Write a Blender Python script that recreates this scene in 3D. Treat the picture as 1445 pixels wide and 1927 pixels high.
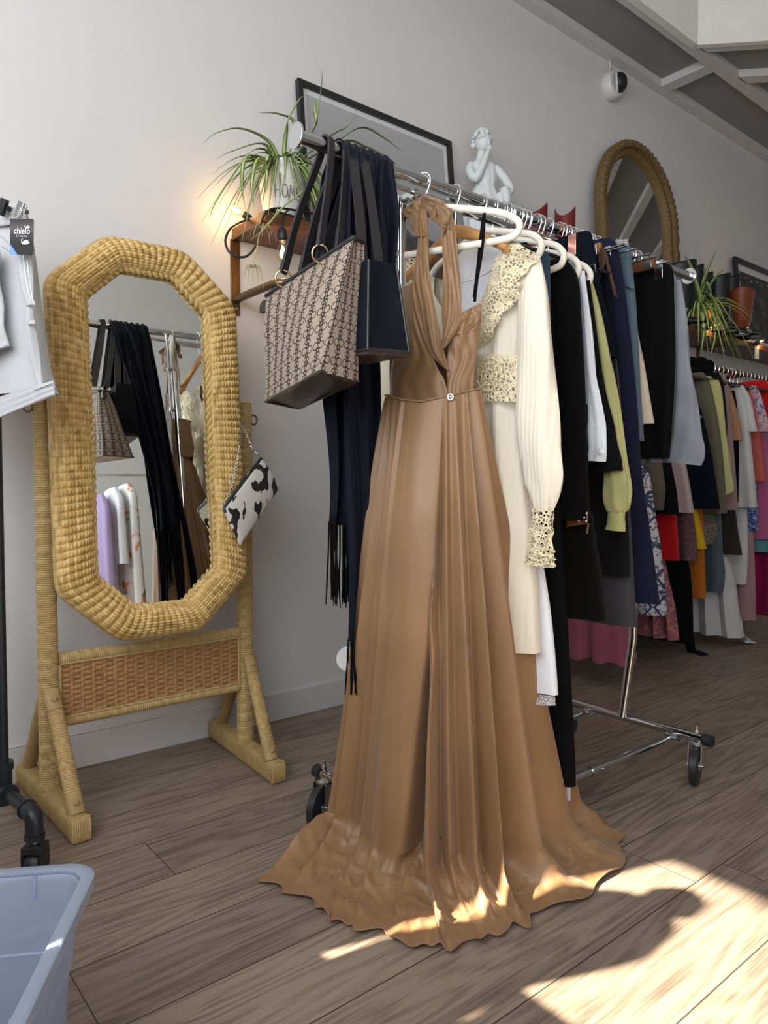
import bpy, math, random
import numpy as np
from mathutils import Vector, Matrix
random.seed(7)
SC = bpy.context.scene
COL = SC.collection
for o in list(bpy.data.objects):
    bpy.data.objects.remove(o)

# ------------------------------------------------------------------ camera
CAM_Z = .95
HEAD, PITCH, FPX = math.radians(50.7), math.atan(55 / 1360), 1360.0
cd = bpy.data.cameras.new('camera'); cam = bpy.data.objects.new('camera', cd); COL.objects.link(cam)
cam.location = (0, 0, CAM_Z)
cam.rotation_euler = (math.pi / 2 - PITCH, 0, HEAD - math.pi / 2)
cd.sensor_fit = 'VERTICAL'; cd.sensor_height = 36; cd.lens = FPX / 1927 * 36; cd.clip_start = .02
SC.camera = cam
# ------------------------------------------------------------------ light
SC.view_settings.view_transform = 'Standard'; SC.view_settings.look = 'None'
SC.view_settings.gamma = 1; SC.view_settings.use_curve_mapping = False
SC.view_settings.exposure = 0.9
W = bpy.data.worlds.new('sky'); SC.world = W; W.use_nodes = True
wn = W.node_tree.nodes; wl = W.node_tree.links
sky = wn.new('ShaderNodeTexSky'); sky.sky_type = 'PREETHAM' if False else 'HOSEK_WILKIE'
SUN_AZ = Vector((.96, -.28, 0)).normalized(); SUN_EL = math.radians(35)
SUN_DIR = (SUN_AZ * math.cos(SUN_EL) + Vector((0, 0, -math.sin(SUN_EL)))).normalized()
sky.sun_direction = -SUN_DIR
sky.turbidity = 4
wl.new(sky.outputs[0], wn['Background'].inputs[0]); wn['Background'].inputs[1].default_value = .9
def lamp(kind, name, loc, power, color, size=None, dirv=None):
    l = bpy.data.lights.new(name, kind); l.energy = power; l.color = color
    o = bpy.data.objects.new(name, l); COL.objects.link(o); o.location = loc
    if dirv is not None: o.rotation_euler = Vector(dirv).to_track_quat('-Z', 'Y').to_euler()
    if kind == 'AREA': l.shape = 'RECTANGLE'; l.size, l.size_y = size
    elif kind == 'SUN': l.angle = .009
    else: l.shadow_soft_size = size or .02
    return o
lamp('SUN', 'sun', (-4, 3, 5), 22, (1, .87, .68), dirv=SUN_DIR)
# daylight coming in through the shop front (x = -1) and through the glazed door behind the photographer
lamp('AREA', 'shopfront_daylight', (-.93, .1, 1.75), 72, (.90, .95, 1.0), size=(3.1, 2.5), dirv=(1, .12, -.05))
lamp('AREA', 'door_daylight', (.1, -2.15, 1.5), 9, (.93, .96, 1.0), size=(2.2, 2.2), dirv=(.1, 1, 0))

# ------------------------------------------------------------------ helpers
cF = Vector((math.cos(HEAD) * math.cos(PITCH), math.sin(HEAD) * math.cos(PITCH), -math.sin(PITCH)))
cR = Vector((math.sin(HEAD), -math.cos(HEAD), 0)); cU = cR.cross(cF)
def P(u, v, x=None, y=None, z=None, pl=None):
    """photo pixel -> the point of the room lying on the plane x=, y=, z= or pl=(point, normal)"""
    r = cF + cR * ((u - 722.5) / FPX) - cU * ((v - 963.5) / FPX)
    c = Vector((0, 0, CAM_Z))
    if x is not None: t = (x - c.x) / r.x
    elif y is not None: t = (y - c.y) / r.y
    elif z is not None: t = (z - c.z) / r.z
    else: t = (Vector(pl[0]) - c).dot(Vector(pl[1])) / r.dot(Vector(pl[1]))
    return c + r * t

class G:
    def __init__(s): s.v = []; s.f = []; s.uv = []; s.hasuv = False
    def add(s, vs, fs, uvs=None):
        b = len(s.v); s.v += [tuple(p) for p in vs]; s.f += [tuple(i + b for i in f) for f in fs]
        if uvs is None: uvs = [(0, 0)] * len(vs)
        else: s.hasuv = True
        s.uv += list(uvs); return s
    def grid(s, rows, cu=False, cv=False, uv=None, cap0=False, cap1=False):
        n, m = len(rows), len(rows[0]); vs = [p for r in rows for p in r]; fs = []
        for i in range(n if cu else n - 1):
            for j in range(m if cv else m - 1):
                a, b = (i + 1) % n, (j + 1) % m
                fs.append((i * m + j, i * m + b, a * m + b, a * m + j))
        if cap0: fs.append(tuple(range(m))[::-1])
        if cap1: fs.append(tuple((n - 1) * m + j for j in range(m)))
        if uv is None: uv = [(j / max(1, m - 1), i / max(1, n - 1)) for i in range(n) for j in range(m)]
        return s.add(vs, fs, uv)
    def tube(s, path, r, n=10, closed=False, caps=True, flat=1.0, up=None):
        path = [Vector(p) for p in path]; k = len(path); rs = r if isinstance(r, (list, tuple)) else [r] * k
        T = []
        for i in range(k):
            a = path[(i - 1) % k] if (closed or i > 0) else path[i]; b = path[(i + 1) % k] if (closed or i < k - 1) else path[i]
            T.append((b - a).normalized() if (b - a).length > 1e-9 else Vector((0, 0, 1)))
        u = Vector(up) if up is not None else (Vector((0, 0, 1)) if abs(T[0].z) < .9 else Vector((1, 0, 0)))
        rows = []
        for i in range(k):
            if up is not None: u = Vector(up)
            u = u - T[i] * u.dot(T[i])
            if u.length < 1e-6: u = T[i].orthogonal()
            u.normalize(); w = T[i].cross(u)
            rows.append([path[i] + (u * math.cos(2 * math.pi * j / n) + w * (flat * math.sin(2 * math.pi * j / n))) * rs[i] for j in range(n)])
        return s.grid(rows, cu=closed, cv=True, cap0=caps and not closed, cap1=caps and not closed)
    def box(s, lo, hi, M=None):
        (a, b, c), (d, e, f) = lo, hi
        vs = [(a, b, c), (d, b, c), (d, e, c), (a, e, c), (a, b, f), (d, b, f), (d, e, f), (a, e, f)]
        if M is not None: vs = [M @ Vector(p) for p in vs]
        return s.add(vs, [(3, 2, 1, 0), (4, 5, 6, 7), (0, 1, 5, 4), (1, 2, 6, 5), (2, 3, 7, 6), (3, 0, 4, 7)])
    def prism(s, poly, z0, z1, M=None):
        n = len(poly); vs = [(x, y, z0) for x, y in poly] + [(x, y, z1) for x, y in poly]
        if M is not None: vs = [M @ Vector(p) for p in vs]
        return s.add(vs, [tuple(range(n))[::-1], tuple(range(n, 2 * n))] + [(i, (i + 1) % n, n + (i + 1) % n, n + i) for i in range(n)])
    def lathe(s, prof, c=(0, 0, 0), n=24, M=None, sx=1, sy=1):
        rows = [[Vector((r * sx * math.cos(2 * math.pi * j / n), r * sy * math.sin(2 * math.pi * j / n), z)) for j in range(n)] for r, z in prof]
        if M is not None: rows = [[M @ p for p in q] for q in rows]
        rows = [[p + Vector(c) for p in q] for q in rows]
        return s.grid(rows, cv=True, cap0=prof[0][0] > 1e-4, cap1=prof[-1][0] > 1e-4)
    def ball(s, c, r, n=14, M=None):
        if not isinstance(r, (tuple, list)): r = (r, r, r)
        prof = [(max(1e-4, math.sin(math.pi * i / n)), -math.cos(math.pi * i / n)) for i in range(n + 1)]
        S = Matrix.Diagonal((r[0], r[1], r[2], 1)); S = (M @ S) if M is not None else S
        return s.lathe(prof, c, n + 4, S)
    def build(s, name, mat, root=None, bevel=0, solid=0, smooth=True, sub=0, seg=2, off=0):
        o_ = Vector(root_world(root)) if root is not None else Vector((0, 0, 0))
        me = bpy.data.meshes.new(name)
        me.from_pydata([tuple(Vector(p) - o_) for p in s.v], [], s.f)
        if s.hasuv:
            ul = me.uv_layers.new(name='uv'); arr = np.array(s.uv, dtype=np.float32)
            idx = np.empty(len(me.loops), dtype=np.int32); me.loops.foreach_get('vertex_index', idx)
            ul.data.foreach_set('uv', arr[idx].ravel())
        if smooth: me.polygons.foreach_set('use_smooth', [True] * len(me.polygons))
        me.materials.append(mat); me.update()
        ob = bpy.data.objects.new(name, me); COL.objects.link(ob)
        if root is not None: ob.parent = root
        if solid:
            m = ob.modifiers.new('s', 'SOLIDIFY'); m.thickness = solid; m.offset = off
        if bevel:
            m = ob.modifiers.new('b', 'BEVEL'); m.width = bevel; m.segments = seg; m.limit_method = 'ANGLE'; m.angle_limit = .6
        if sub:
            m = ob.modifiers.new('u', 'SUBSURF'); m.levels = sub; m.render_levels = sub
        if smooth and (bevel or not sub):
            try: me.set_sharp_from_angle(angle=math.radians(50))
            except Exception: pass
        return ob
def root_world(o):
    v = Vector((0, 0, 0))
    while o is not None: v = v + o.location; o = o.parent
    return v
def tag(o, label, cat, group=None, kind=None):
    o['label'] = label; o['category'] = cat
    if group: o['group'] = group
    if kind: o['kind'] = kind
    return o
def thing(name, label, cat, loc=(0, 0, 0), group=None):
    o = bpy.data.objects.new(name, None); o.empty_display_size = .05; COL.objects.link(o); o.location = loc
    return tag(o, label, cat, group)
def struct(name, g, m, **k):
    o = g.build(name, m, smooth=False, **k); o['kind'] = 'structure'; return o
def copy_tree(o, loc, label=None, group=None):
    c = o.copy(); COL.objects.link(c); c.location = loc
    if label: c['label'] = label
    if group: c['group'] = group
    for ch in o.children:
        d = ch.copy(); COL.objects.link(d); d.parent = c
        for g in ch.children:
            e = g.copy(); COL.objects.link(e); e.parent = d
    return c
def lerp(a, b, t): return a + (b - a) * t
def interp(pts, n):
    """Catmull-Rom through a list of tuples, n samples"""
    pts = [np.array(p, float) for p in pts]; k = len(pts)
    if k == 2: return [tuple(lerp(pts[0], pts[1], i / (n - 1))) for i in range(n)]
    out = []
    for i in range(n):
        t = i / (n - 1) * (k - 1); j = min(int(t), k - 2); f = t - j
        p0, p1, p2, p3 = pts[max(j - 1, 0)], pts[j], pts[j + 1], pts[min(j + 2, k - 1)]
        out.append(tuple(.5 * (2 * p1 + (p2 - p0) * f + (2 * p0 - 5 * p1 + 4 * p2 - p3) * f * f + (3 * p1 - p0 - 3 * p2 + p3) * f ** 3)))
    return out
def interpc(pts, n):
    pts = [np.array(p, float) for p in pts]; k = len(pts); out = []
    for i in range(n):
        t = i / n * k; j = int(t); f = t - j
        p0, p1, p2, p3 = pts[(j - 1) % k], pts[j % k], pts[(j + 1) % k], pts[(j + 2) % k]
        out.append(.5 * (2 * p1 + (p2 - p0) * f + (2 * p0 - 5 * p1 + 4 * p2 - p3) * f * f + (3 * p1 - p0 - 3 * p2 + p3) * f ** 3))
    return out
def hsh(i, j=0): return (math.sin(i * 12.9898 + j * 78.233 + 3.1) * 43758.5453) % 1

# ------------------------------------------------------------------ materials
MATS = {}
class N:
    def __init__(s, name):
        s.m = bpy.data.materials.new(name); s.m.use_nodes = True; s.t = s.m.node_tree; s.b = s.t.nodes['Principled BSDF']; s.out = s.t.nodes['Material Output']
    def n(s, kind, **k):
        x = s.t.nodes.new(kind)
        for a, b in k.items():
            if a.startswith('i_'):
                key = a[2:]; key = int(key) if key.isdigit() else key.replace('_', ' ')
                if hasattr(b, 'links') or isinstance(b, bpy.types.NodeSocket): s.t.links.new(b, x.inputs[key])
                else: x.inputs[key].default_value = b
            else: setattr(x, a, b)
        return x
    def link(s, a, b): s.t.links.new(a, b)
    def math(s, op, a, b=None, c=None):
        x = s.t.nodes.new('ShaderNodeMath'); x.operation = op
        for i, q in enumerate((a, b, c)):
            if q is None: continue
            if isinstance(q, (int, float)): x.inputs[i].default_value = q
            else: s.link(q, x.inputs[i])
        return x.outputs[0]
    def mix(s, fac, a, b, mode='MIX'):
        x = s.t.nodes.new('ShaderNodeMix'); x.data_type = 'RGBA'; x.blend_type = mode
        for i, q in ((0, fac), (6, a), (7, b)):
            if isinstance(q, (int, float)): x.inputs[i].default_value = q
            elif isinstance(q, (tuple, list)): x.inputs[i].default_value = (*q[:3], 1)
            else: s.link(q, x.inputs[i])
        return x.outputs[2]
    def ramp(s, fac, stops):
        x = s.t.nodes.new('ShaderNodeValToRGB'); s.link(fac, x.inputs[0]); e = x.color_ramp.elements
        while len(e) < len(stops): e.new(.5)
        for i, (p, c) in enumerate(stops):
            e[i].position = p; e[i].color = (*c, 1) if isinstance(c, tuple) else (c, c, c, 1)
        return x.outputs[0]
    def bump(s, h, strength=.3, dist=.002):
        x = s.n('ShaderNodeBump'); x.inputs['Strength'].default_value = strength; x.inputs['Distance'].default_value = dist
        s.link(h, x.inputs['Height']); s.link(x.outputs[0], s.b.inputs['Normal'])
    def set(s, color=None, rough=.5, metal=0, **k):
        if color is not None:
            if isinstance(color, (tuple, list)): s.b.inputs['Base Color'].default_value = (*color[:3], 1)
            else: s.link(color, s.b.inputs['Base Color'])
        if isinstance(rough, (int, float)): s.b.inputs['Roughness'].default_value = rough
        else: s.link(rough, s.b.inputs['Roughness'])
        s.b.inputs['Metallic'].default_value = metal
        for a, v in k.items(): s.b.inputs[a.replace('_', ' ')].default_value = v
        return s.m
def obj(nn): return nn.n('ShaderNodeTexCoord').outputs['Object']
def uvc(nn): return nn.n('ShaderNodeTexCoord').outputs['UV']
def noise(nn, vec, scale, detail=3, rough=.5, mapscale=None):
    if mapscale: vec = nn.n('ShaderNodeMapping', i_Scale=mapscale, i_Vector=vec).outputs[0]
    return nn.n('ShaderNodeTexNoise', i_Vector=vec, i_Scale=scale, i_Detail=detail, i_Roughness=rough).outputs[0]
def plain(name, c, rough=.5, metal=0, **k):
    nn = N(name); n_ = noise(nn, obj(nn), 14)
    col = nn.mix(n_, tuple(x * .93 for x in c), tuple(min(1, x * 1.07) for x in c)); return nn.set(col, rough, metal, **k)
def srgb(r, g, b):
    f = lambda x: (x / 255) / 12.92 if x <= 10 else (((x / 255) + .055) / 1.055) ** 2.4
    return (f(r), f(g), f(b))
def fabric(name, c, rough=.85, sheen=.15, weave=900, var=.12, strength=.25, ribs=None, ribdir=1):
    nn = N(name); v = obj(nn); n_ = noise(nn, v, 9, 4)
    col = nn.mix(n_, tuple(x * (1 - var) for x in c), tuple(min(1, x * (1 + var)) for x in c))
    h = noise(nn, v, weave, 2)
    if ribs:
        w = nn.n('ShaderNodeTexWave', i_Vector=v, i_Scale=ribs, i_Distortion=1.5, bands_direction='Y').outputs[1]
        h = nn.math('ADD', nn.math('MULTIPLY', h, .5), w)
    nn.bump(h, strength, .0015)
    return nn.set(col, rough, 0, Sheen_Weight=sheen, Specular_IOR_Level=.12)
def lace(name, c, scale=105, thr=.36, backc=None):
    nn = N(name); v = obj(nn)
    vo = nn.n('ShaderNodeTexVoronoi', i_Vector=v, i_Scale=scale, feature='DISTANCE_TO_EDGE').outputs[0]
    big = noise(nn, v, 38, 1)
    hole = nn.math('MULTIPLY', nn.math('GREATER_THAN', vo, .13), nn.math('GREATER_THAN', big, thr))
    alpha = nn.math('SUBTRACT', 1, hole)
    nn.set(c, .9, 0, Sheen_Weight=.1, Specular_IOR_Level=.2); nn.link(alpha, nn.b.inputs['Alpha'])
    nn.bump(nn.math('ADD', nn.math('MULTIPLY', vo, -3), big), .5, .003)
    return nn.m
M = MATS
def wallmat():
    nn = N('painted_wall'); v = obj(nn)
    a = noise(nn, v, 1.3, 3); b = noise(nn, v, 160, 3)
    sc = nn.ramp(noise(nn, v, 7, 6, .65), [(.70, 0.), (.80, 1.)])
    col = nn.mix(a, (.63, .628, .625), (.69, .685, .68)); col = nn.mix(nn.math('MULTIPLY', sc, .10), col, (.4, .38, .37))
    nn.bump(b, .12, .002); return nn.set(col, .75, 0, Specular_IOR_Level=.25)
M['wall'] = wallmat()
M['ceiling_trim'] = plain('ceiling_batten', (.62, .60, .59), .7)
M['ceiling_panel'] = plain('ceiling_panel', (.27, .265, .265), .8)
M['soffit'] = plain('white_soffit', (.80, .79, .76), .8)
def basemat():
    nn = N('skirting_paint'); v = obj(nn)
    s1 = nn.ramp(noise(nn, v, 26, 6, .7, (.5, 1, 3)), [(.60, 0.), (.72, 1.)])
    nn.bump(s1, .15, .001)
    return nn.set(nn.mix(nn.math('MULTIPLY', s1, .35), (.60, .59, .585), (.33, .30, .28)), .55)
M['skirting'] = basemat()
def floormat():
    nn = N('oak_laminate'); v = obj(nn)
    sx = nn.n('ShaderNodeSeparateXYZ', i_Vector=v); X, Y = sx.outputs[0], sx.outputs[1]
    yr = nn.math('DIVIDE', nn.math('SUBTRACT', Y, .016), .204); row = nn.math('FLOOR', yr); fy = nn.math('FRACT', yr)
    wn = lambda a: nn.n('ShaderNodeTexWhiteNoise', noise_dimensions='1D', i_W=a).outputs[0]
    xr = nn.math('DIVIDE', nn.math('ADD', X, nn.math('MULTIPLY', wn(nn.math('ADD', row, 61.5)), 1.38)), 1.38); cell = nn.math('FLOOR', xr); fx = nn.math('FRACT', xr)
    rnd = wn(nn.math('ADD', nn.math('MULTIPLY', row, 17.3), nn.math('MULTIPLY', cell, 3.71)))
    sy_ = nn.math('LESS_THAN', nn.math('MINIMUM', fy, nn.math('SUBTRACT', 1.0, fy)), .0075); sx_ = nn.math('LESS_THAN', nn.math('MINIMUM', fx, nn.math('SUBTRACT', 1.0, fx)), .0009)
    seam = nn.math('MAXIMUM', sy_, sx_)
    sh = nn.n('ShaderNodeCombineXYZ', i_X=nn.math('MULTIPLY', rnd, 13.0), i_Y=nn.math('MULTIPLY', rnd, 7.0), i_Z=rnd)
    pv = nn.n('ShaderNodeVectorMath', operation='ADD'); nn.link(v, pv.inputs[0]); nn.link(sh.outputs[0], pv.inputs[1])
    # cathedral grain: contours of a stretched noise
    g = noise(nn, pv.outputs[0], 1.0, 2, .45, (.9, 7.5, 1))
    w = nn.math('SINE', nn.math('MULTIPLY', g, 75.0)); w = nn.math('MULTIPLY', nn.math('ADD', w, 1), .5)
    fine = noise(nn, pv.outputs[0], 1.0, 5, .7, (5, 170, 1))
    blot = noise(nn, pv.outputs[0], 1.0, 4, .6, (2.2, 9, 1))
    knot = nn.n('ShaderNodeTexVoronoi', i_Vector=nn.n('ShaderNodeMapping', i_Scale=(1.6, 4.2, 1), i_Vector=pv.outputs[0]).outputs[0], i_Scale=1.0).outputs[0]
    kn = nn.ramp(knot, [(.03, 1.), (.10, 0.)])
    f = nn.math('ADD', nn.math('MULTIPLY', w, .15), nn.math('MULTIPLY', fine, .78)); f = nn.math('ADD', f, nn.math('MULTIPLY', blot, .42))
    col = nn.ramp(f, [(.38, (.080, .060, .048)), (.56, (.175, .137, .107)), (.76, (.285, .228, .177))])
    tint = nn.mix(rnd, (.88, .87, .86), (1.06, 1.05, 1.03)); col = nn.mix(1.0, col, tint, 'MULTIPLY')
    col = nn.mix(nn.math('MULTIPLY', kn, .6), col, (.07, .05, .04))
    col = nn.mix(seam, col, (.045, .035, .03))
    nn.bump(nn.math('SUBTRACT', nn.math('ADD', fine, nn.math('MULTIPLY', w, .3)), seam), .22, .0015)
    return nn.set(col, nn.math('ADD', nn.math('MULTIPLY', fine, .18), .36), 0, Specular_IOR_Level=.42)
M['floor'] = floormat()
def wickermat(name, a, b, scale=55):
    nn = N(name); v = obj(nn); n1 = noise(nn, v, scale, 4, .6); n2 = noise(nn, v, 400, 2)
    nn.bump(n2, .3, .001)
    return nn.set(nn.ramp(nn.math('ADD', nn.math('MULTIPLY', n1, .7), nn.math('MULTIPLY', n2, .3)), [(.3, a), (.7, b)]), .55, 0, Specular_IOR_Level=.35)
def strandmat():
    nn = N('honey_wicker'); v = obj(nn); s_ = nn.n('ShaderNodeSeparateXYZ', i_Vector=uvc(nn)); st = nn.math('FLOOR', nn.math('MULTIPLY', s_.outputs[0], 17.0)); rb = nn.math('FLOOR', nn.math('ADD', nn.math('MULTIPLY', s_.outputs[1], 75.0), nn.math('MULTIPLY', st, .5)))
    wn = nn.n('ShaderNodeTexWhiteNoise', noise_dimensions='2D', i_Vector=nn.n('ShaderNodeCombineXYZ', i_X=st, i_Y=rb).outputs[0]).outputs[0]
    f = nn.math('ADD', nn.math('MULTIPLY', wn, .6), nn.math('MULTIPLY', noise(nn, v, 60, 3), .4)); nn.bump(noise(nn, v, 420, 2), .3, .001)
    return nn.set(nn.ramp(f, [(.15, (.38, .235, .07)), (.5, (.60, .41, .15)), (.85, (.70, .51, .22))]), .5, 0, Specular_IOR_Level=.35)
M['wicker'] = strandmat()
M['rattan'] = wickermat('rattan_wrap', (.40, .265, .10), (.62, .46, .21), 90)
M['rattan_panel'] = wickermat('woven_cane_panel', (.30, .15, .06), (.50, .29, .13), 70)
M['bamboo'] = wickermat('bare_rattan', (.34, .22, .09), (.48, .35, .15), 20)
def mirrormat():
    nn = N('silvered_glass'); return nn.set((.86, .89, .87), .012, 1)
M['mirror'] = mirrormat()
M['chrome'] = plain('chrome', (.62, .63, .64), .13, 1)
M['steel'] = plain('zinc_steel', (.60, .62, .63), .25, 1)
M['hook'] = plain('bright_wire', (.75, .78, .80), .16, 1)
M['copper'] = plain('rose_copper', (.85, .42, .32), .22, 1)
M['gold'] = plain('brass_ring', (.80, .63, .34), .25, 1)
M['bronze'] = plain('bronze_pipe', (.20, .13, .07), .35, .9)
M['brass_plate'] = plain('aged_brass_plate', (.15, .085, .032), .42, .75)
M['blackpipe'] = plain('black_iron_pipe', (.022, .028, .036), .38, .3)
M['blackplastic'] = plain('black_plastic', (.014, .015, .018), .4)
M['rubber'] = plain('black_rubber', (.016, .018, .022), .5)
M['velvet_white'] = fabric('ivory_flocked_velvet', (.80, .765, .66), .9, .3, 1500)
M['woodhanger'] = wickermat('beech_hanger', (.48, .23, .07), (.62, .33, .11), 12)
M['woodclip'] = wickermat('clip_wood', (.30, .12, .03), (.40, .18, .05), 12); M['wooddark'] = wickermat('dark_hanger_wood', (.12, .045, .018), (.18, .07, .03), 12)
def woodmat(name, a, b):
    nn = N(name); v = obj(nn); n1 = noise(nn, v, 3, 5, .6, (1.2, 16, 16)); n2 = noise(nn, v, 5, 3)
    nn.bump(n1, .15, .001)
    return nn.set(nn.ramp(nn.math('ADD', nn.math('MULTIPLY', n1, .65), nn.math('MULTIPLY', n2, .35)), [(.32, a), (.68, b)]), .45)
M['shelf'] = woodmat('walnut_shelf', (.075, .026, .008), (.20, .078, .022))
M['drawerwood'] = woodmat('dark_red_wood', (.11, .04, .015), (.20, .08, .03))
def gownmat():
    nn = N('bronze_silk'); v = obj(nn)
    n1 = noise(nn, v, 5, 3); st = noise(nn, v, 2.0, 2, .5, (22, 22, 1.5))
    f = nn.math('ADD', nn.math('MULTIPLY', n1, .75), nn.math('MULTIPLY', st, .25))
    col = nn.ramp(f, [(.3, (.222, .122, .056)), (.7, (.305, .174, .083))])
    nn.bump(nn.math('ADD', noise(nn, v, 1100, 2), nn.math('MULTIPLY', noise(nn, v, 18, 2), 1.2)), .10, .002)
    return nn.set(col, .42, 0, Sheen_Weight=.25, Sheen_Roughness=.4, Specular_IOR_Level=.45)
M['gown'] = gownmat()
M['gown_in'] = fabric('bronze_silk_lining', (.26, .15, .085), .7)
def navymat(name, c, r): return fabric(name, c, r, .06, 1200, .2, .25)
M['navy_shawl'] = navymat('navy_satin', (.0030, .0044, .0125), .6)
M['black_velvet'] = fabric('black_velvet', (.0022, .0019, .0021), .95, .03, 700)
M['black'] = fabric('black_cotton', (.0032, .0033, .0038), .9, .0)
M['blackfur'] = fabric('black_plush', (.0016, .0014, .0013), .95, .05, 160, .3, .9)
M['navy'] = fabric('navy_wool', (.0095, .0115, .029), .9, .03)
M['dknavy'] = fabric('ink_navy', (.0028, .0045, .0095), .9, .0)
M['charcoal'] = fabric('charcoal_cloth', (.0075, .0071, .008), .9, .02)
M['grey_wool'] = fabric('grey_suiting', (.052, .050, .058), .9, .05)
M['grey_tee'] = fabric('heather_grey_jersey', (.235, .25, .285), .9, .15, 420, .35, .5)
M['cream'] = fabric('cream_seersucker', (.80, .735, .60), .85, .15, 900, .05, .5, ribs=26)
M['cream_in'] = fabric('cream_lining', (.56, .52, .43), .9)
M['lace'] = lace('cream_crochet_lace', (.78, .69, .47))
M['white_cotton'] = fabric('white_cotton', (.80, .81, .86), .85, .15, 900, .04, .3)
M['white_lace'] = lace('white_lace_edge', (.78, .78, .82), 260)
M['white_linen'] = fabric('white_linen', (.72, .745, .79), .9, .15, 500, .08, .6)
M['green'] = fabric('chartreuse_satin', (.37, .36, .145), .5, .2, 900, .1)
M['beige'] = fabric('oat_beige_cloth', (.55, .46, .36), .9)
M['leather_brown'] = fabric('brown_suede_tie', (.085, .040, .022), .75)
M['denim'] = fabric('washed_denim', (.085, .125, .165), .9, .1, 700, .35, .5)
M['denim_dk'] = fabric('dark_denim', (.03, .055, .09), .9, .1, 700, .3, .4)
M['white_denim'] = fabric('white_denim', (.47, .48, .495), .9, .12, 800, .05, .5)
def strapmat(): return plain('black_leather_strap', (.018, .017, .019), .45)
M['strap'] = strapmat()
M['navy_tote'] = fabric('navy_nylon', (.0035, .005, .010), .6, .03)
M['leather_dark'] = plain('dark_brown_leather', (.040, .030, .025), .36)
def totemat():
    nn = N('chain_print_canvas'); uv = nn.n('ShaderNodeSeparateXYZ', i_Vector=uvc(nn))
    U, V = uv.outputs[0], uv.outputs[1]
    def ring(su, sv, ou, ov, r, w, ax=1.0):
        a = nn.math('SUBTRACT', nn.math('FRACT', nn.math('ADD', nn.math('MULTIPLY', U, su), ou)), .5); b = nn.math('SUBTRACT', nn.math('FRACT', nn.math('ADD', nn.math('MULTIPLY', V, sv), ov)), .5)
        d = nn.math('SQRT', nn.math('ADD', nn.math('POWER', nn.math('ABSOLUTE', nn.math('DIVIDE', a, su * ax)), 2.0), nn.math('POWER', nn.math('ABSOLUTE', nn.math('DIVIDE', b, sv)), 2.0)))
        return nn.math('LESS_THAN', nn.math('ABSOLUTE', nn.math('SUBTRACT', d, r)), w)
    k = 26.0   # 38 mm repeat
    rs = [ring(k * 2, k, 0, 0, .0078, .0012, .95), ring(k, k, 0, .25, .0050, .0011), ring(k, k, 0, .75, .0050, .0011), ring(k, k, .13, .5, .0040, .0011), ring(k, k, -.13, .5, .0040, .0011), ring(k, k * 2, 0, 0, .0032, .001)]
    s_ = rs[0]
    for r_ in rs[1:]: s_ = nn.math('MAXIMUM', s_, r_)
    ob_ = obj(nn); base = nn.mix(noise(nn, ob_, 420, 2), (.235, .188, .142), (.40, .325, .258))
    col = nn.mix(s_, base, (.038, .030, .024)); nn.bump(noise(nn, ob_, 700, 2), .3, .001)
    return nn.set(col, .85, 0, Specular_IOR_Level=.2)
M['tote'] = totemat()
def cowmat():
    nn = N('cow_hide'); v = obj(nn); n1 = nn.n('ShaderNodeTexNoise', i_Vector=nn.n('ShaderNodeMapping', i_Scale=(1.3, 1, .8), i_Vector=v, i_Location=(.31, .2, .17)).outputs[0], i_Scale=31, i_Detail=.6, i_Distortion=.25).outputs[0]
    m_ = nn.ramp(n1, [(.555, 0.), (.575, 1.)]); f = noise(nn, v, 300, 3, .6, (1, 1, .3)); nn.bump(f, .4, .002)
    return nn.set(nn.mix(m_, nn.mix(f, (.60, .57, .52), (.80, .77, .71)), (.010, .009, .008)), .6, 0, Sheen_Weight=.05)
M['cow'] = cowmat()
def leafmat(name='variegated_leaf'):
    nn = N(name); uv = nn.n('ShaderNodeSeparateXYZ', i_Vector=uvc(nn))
    d = nn.math('ABSOLUTE', nn.math('SUBTRACT', uv.outputs[0], .5))
    s_ = nn.ramp(d, [(.10, 1.), (.24, 0.)]); n1 = noise(nn, obj(nn), 30, 2)
    return nn.set(nn.mix(s_, nn.mix(n1, (.085, .155, .030), (.19, .30, .07)), (.52, .56, .27)), .4, 0, Specular_IOR_Level=.4)
M['leaf'] = leafmat()
M['dryleaf'] = plain('pale_dry_leaf', (.42, .38, .20), .7)
M['ceramic'] = plain('white_ceramic', (.78, .77, .74), .15)
M['ink'] = plain('black_ink', (.02, .02, .02), .6)
M['marble'] = plain('white_resin_marble', (.68, .72, .73), .45)
M['gilt'] = wickermat('aged_gilt', (.05, .030, .012), (.24, .15, .050), 120)
for k_, c_ in dict(boot_red=(.16, .012, .008), boot_black=(.008, .010, .012), boot_brown=(.20, .045, .012)).items(): M[k_] = plain(k_, c_, .4)
M['paper'] = plain('white_card', (.72, .72, .72), .8)
M['frame_black'] = plain('black_frame', (.010, .010, .012), .35)
M['camwhite'] = plain('white_camera_shell', (.68, .67, .65), .4)
def glassy(name, tint, a, rough=.05):
    nn = N(name); t = nn.n('ShaderNodeBsdfTransparent', i_Color=(*tint, 1)); g = nn.n('ShaderNodeBsdfGlossy', i_Color=(1, 1, 1, 1), i_Roughness=rough)
    mx = nn.n('ShaderNodeMixShader', i_0=a); nn.link(t.outputs[0], mx.inputs[1]); nn.link(g.outputs[0], mx.inputs[2]); nn.link(mx.outputs[0], nn.out.inputs[0]); return nn.m
M['bulbglass'] = glassy('bulb_glass', (1, .93, .8), .10)
M['picglass'] = glassy('picture_glass', (.97, .97, .97), .035, .02)
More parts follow.
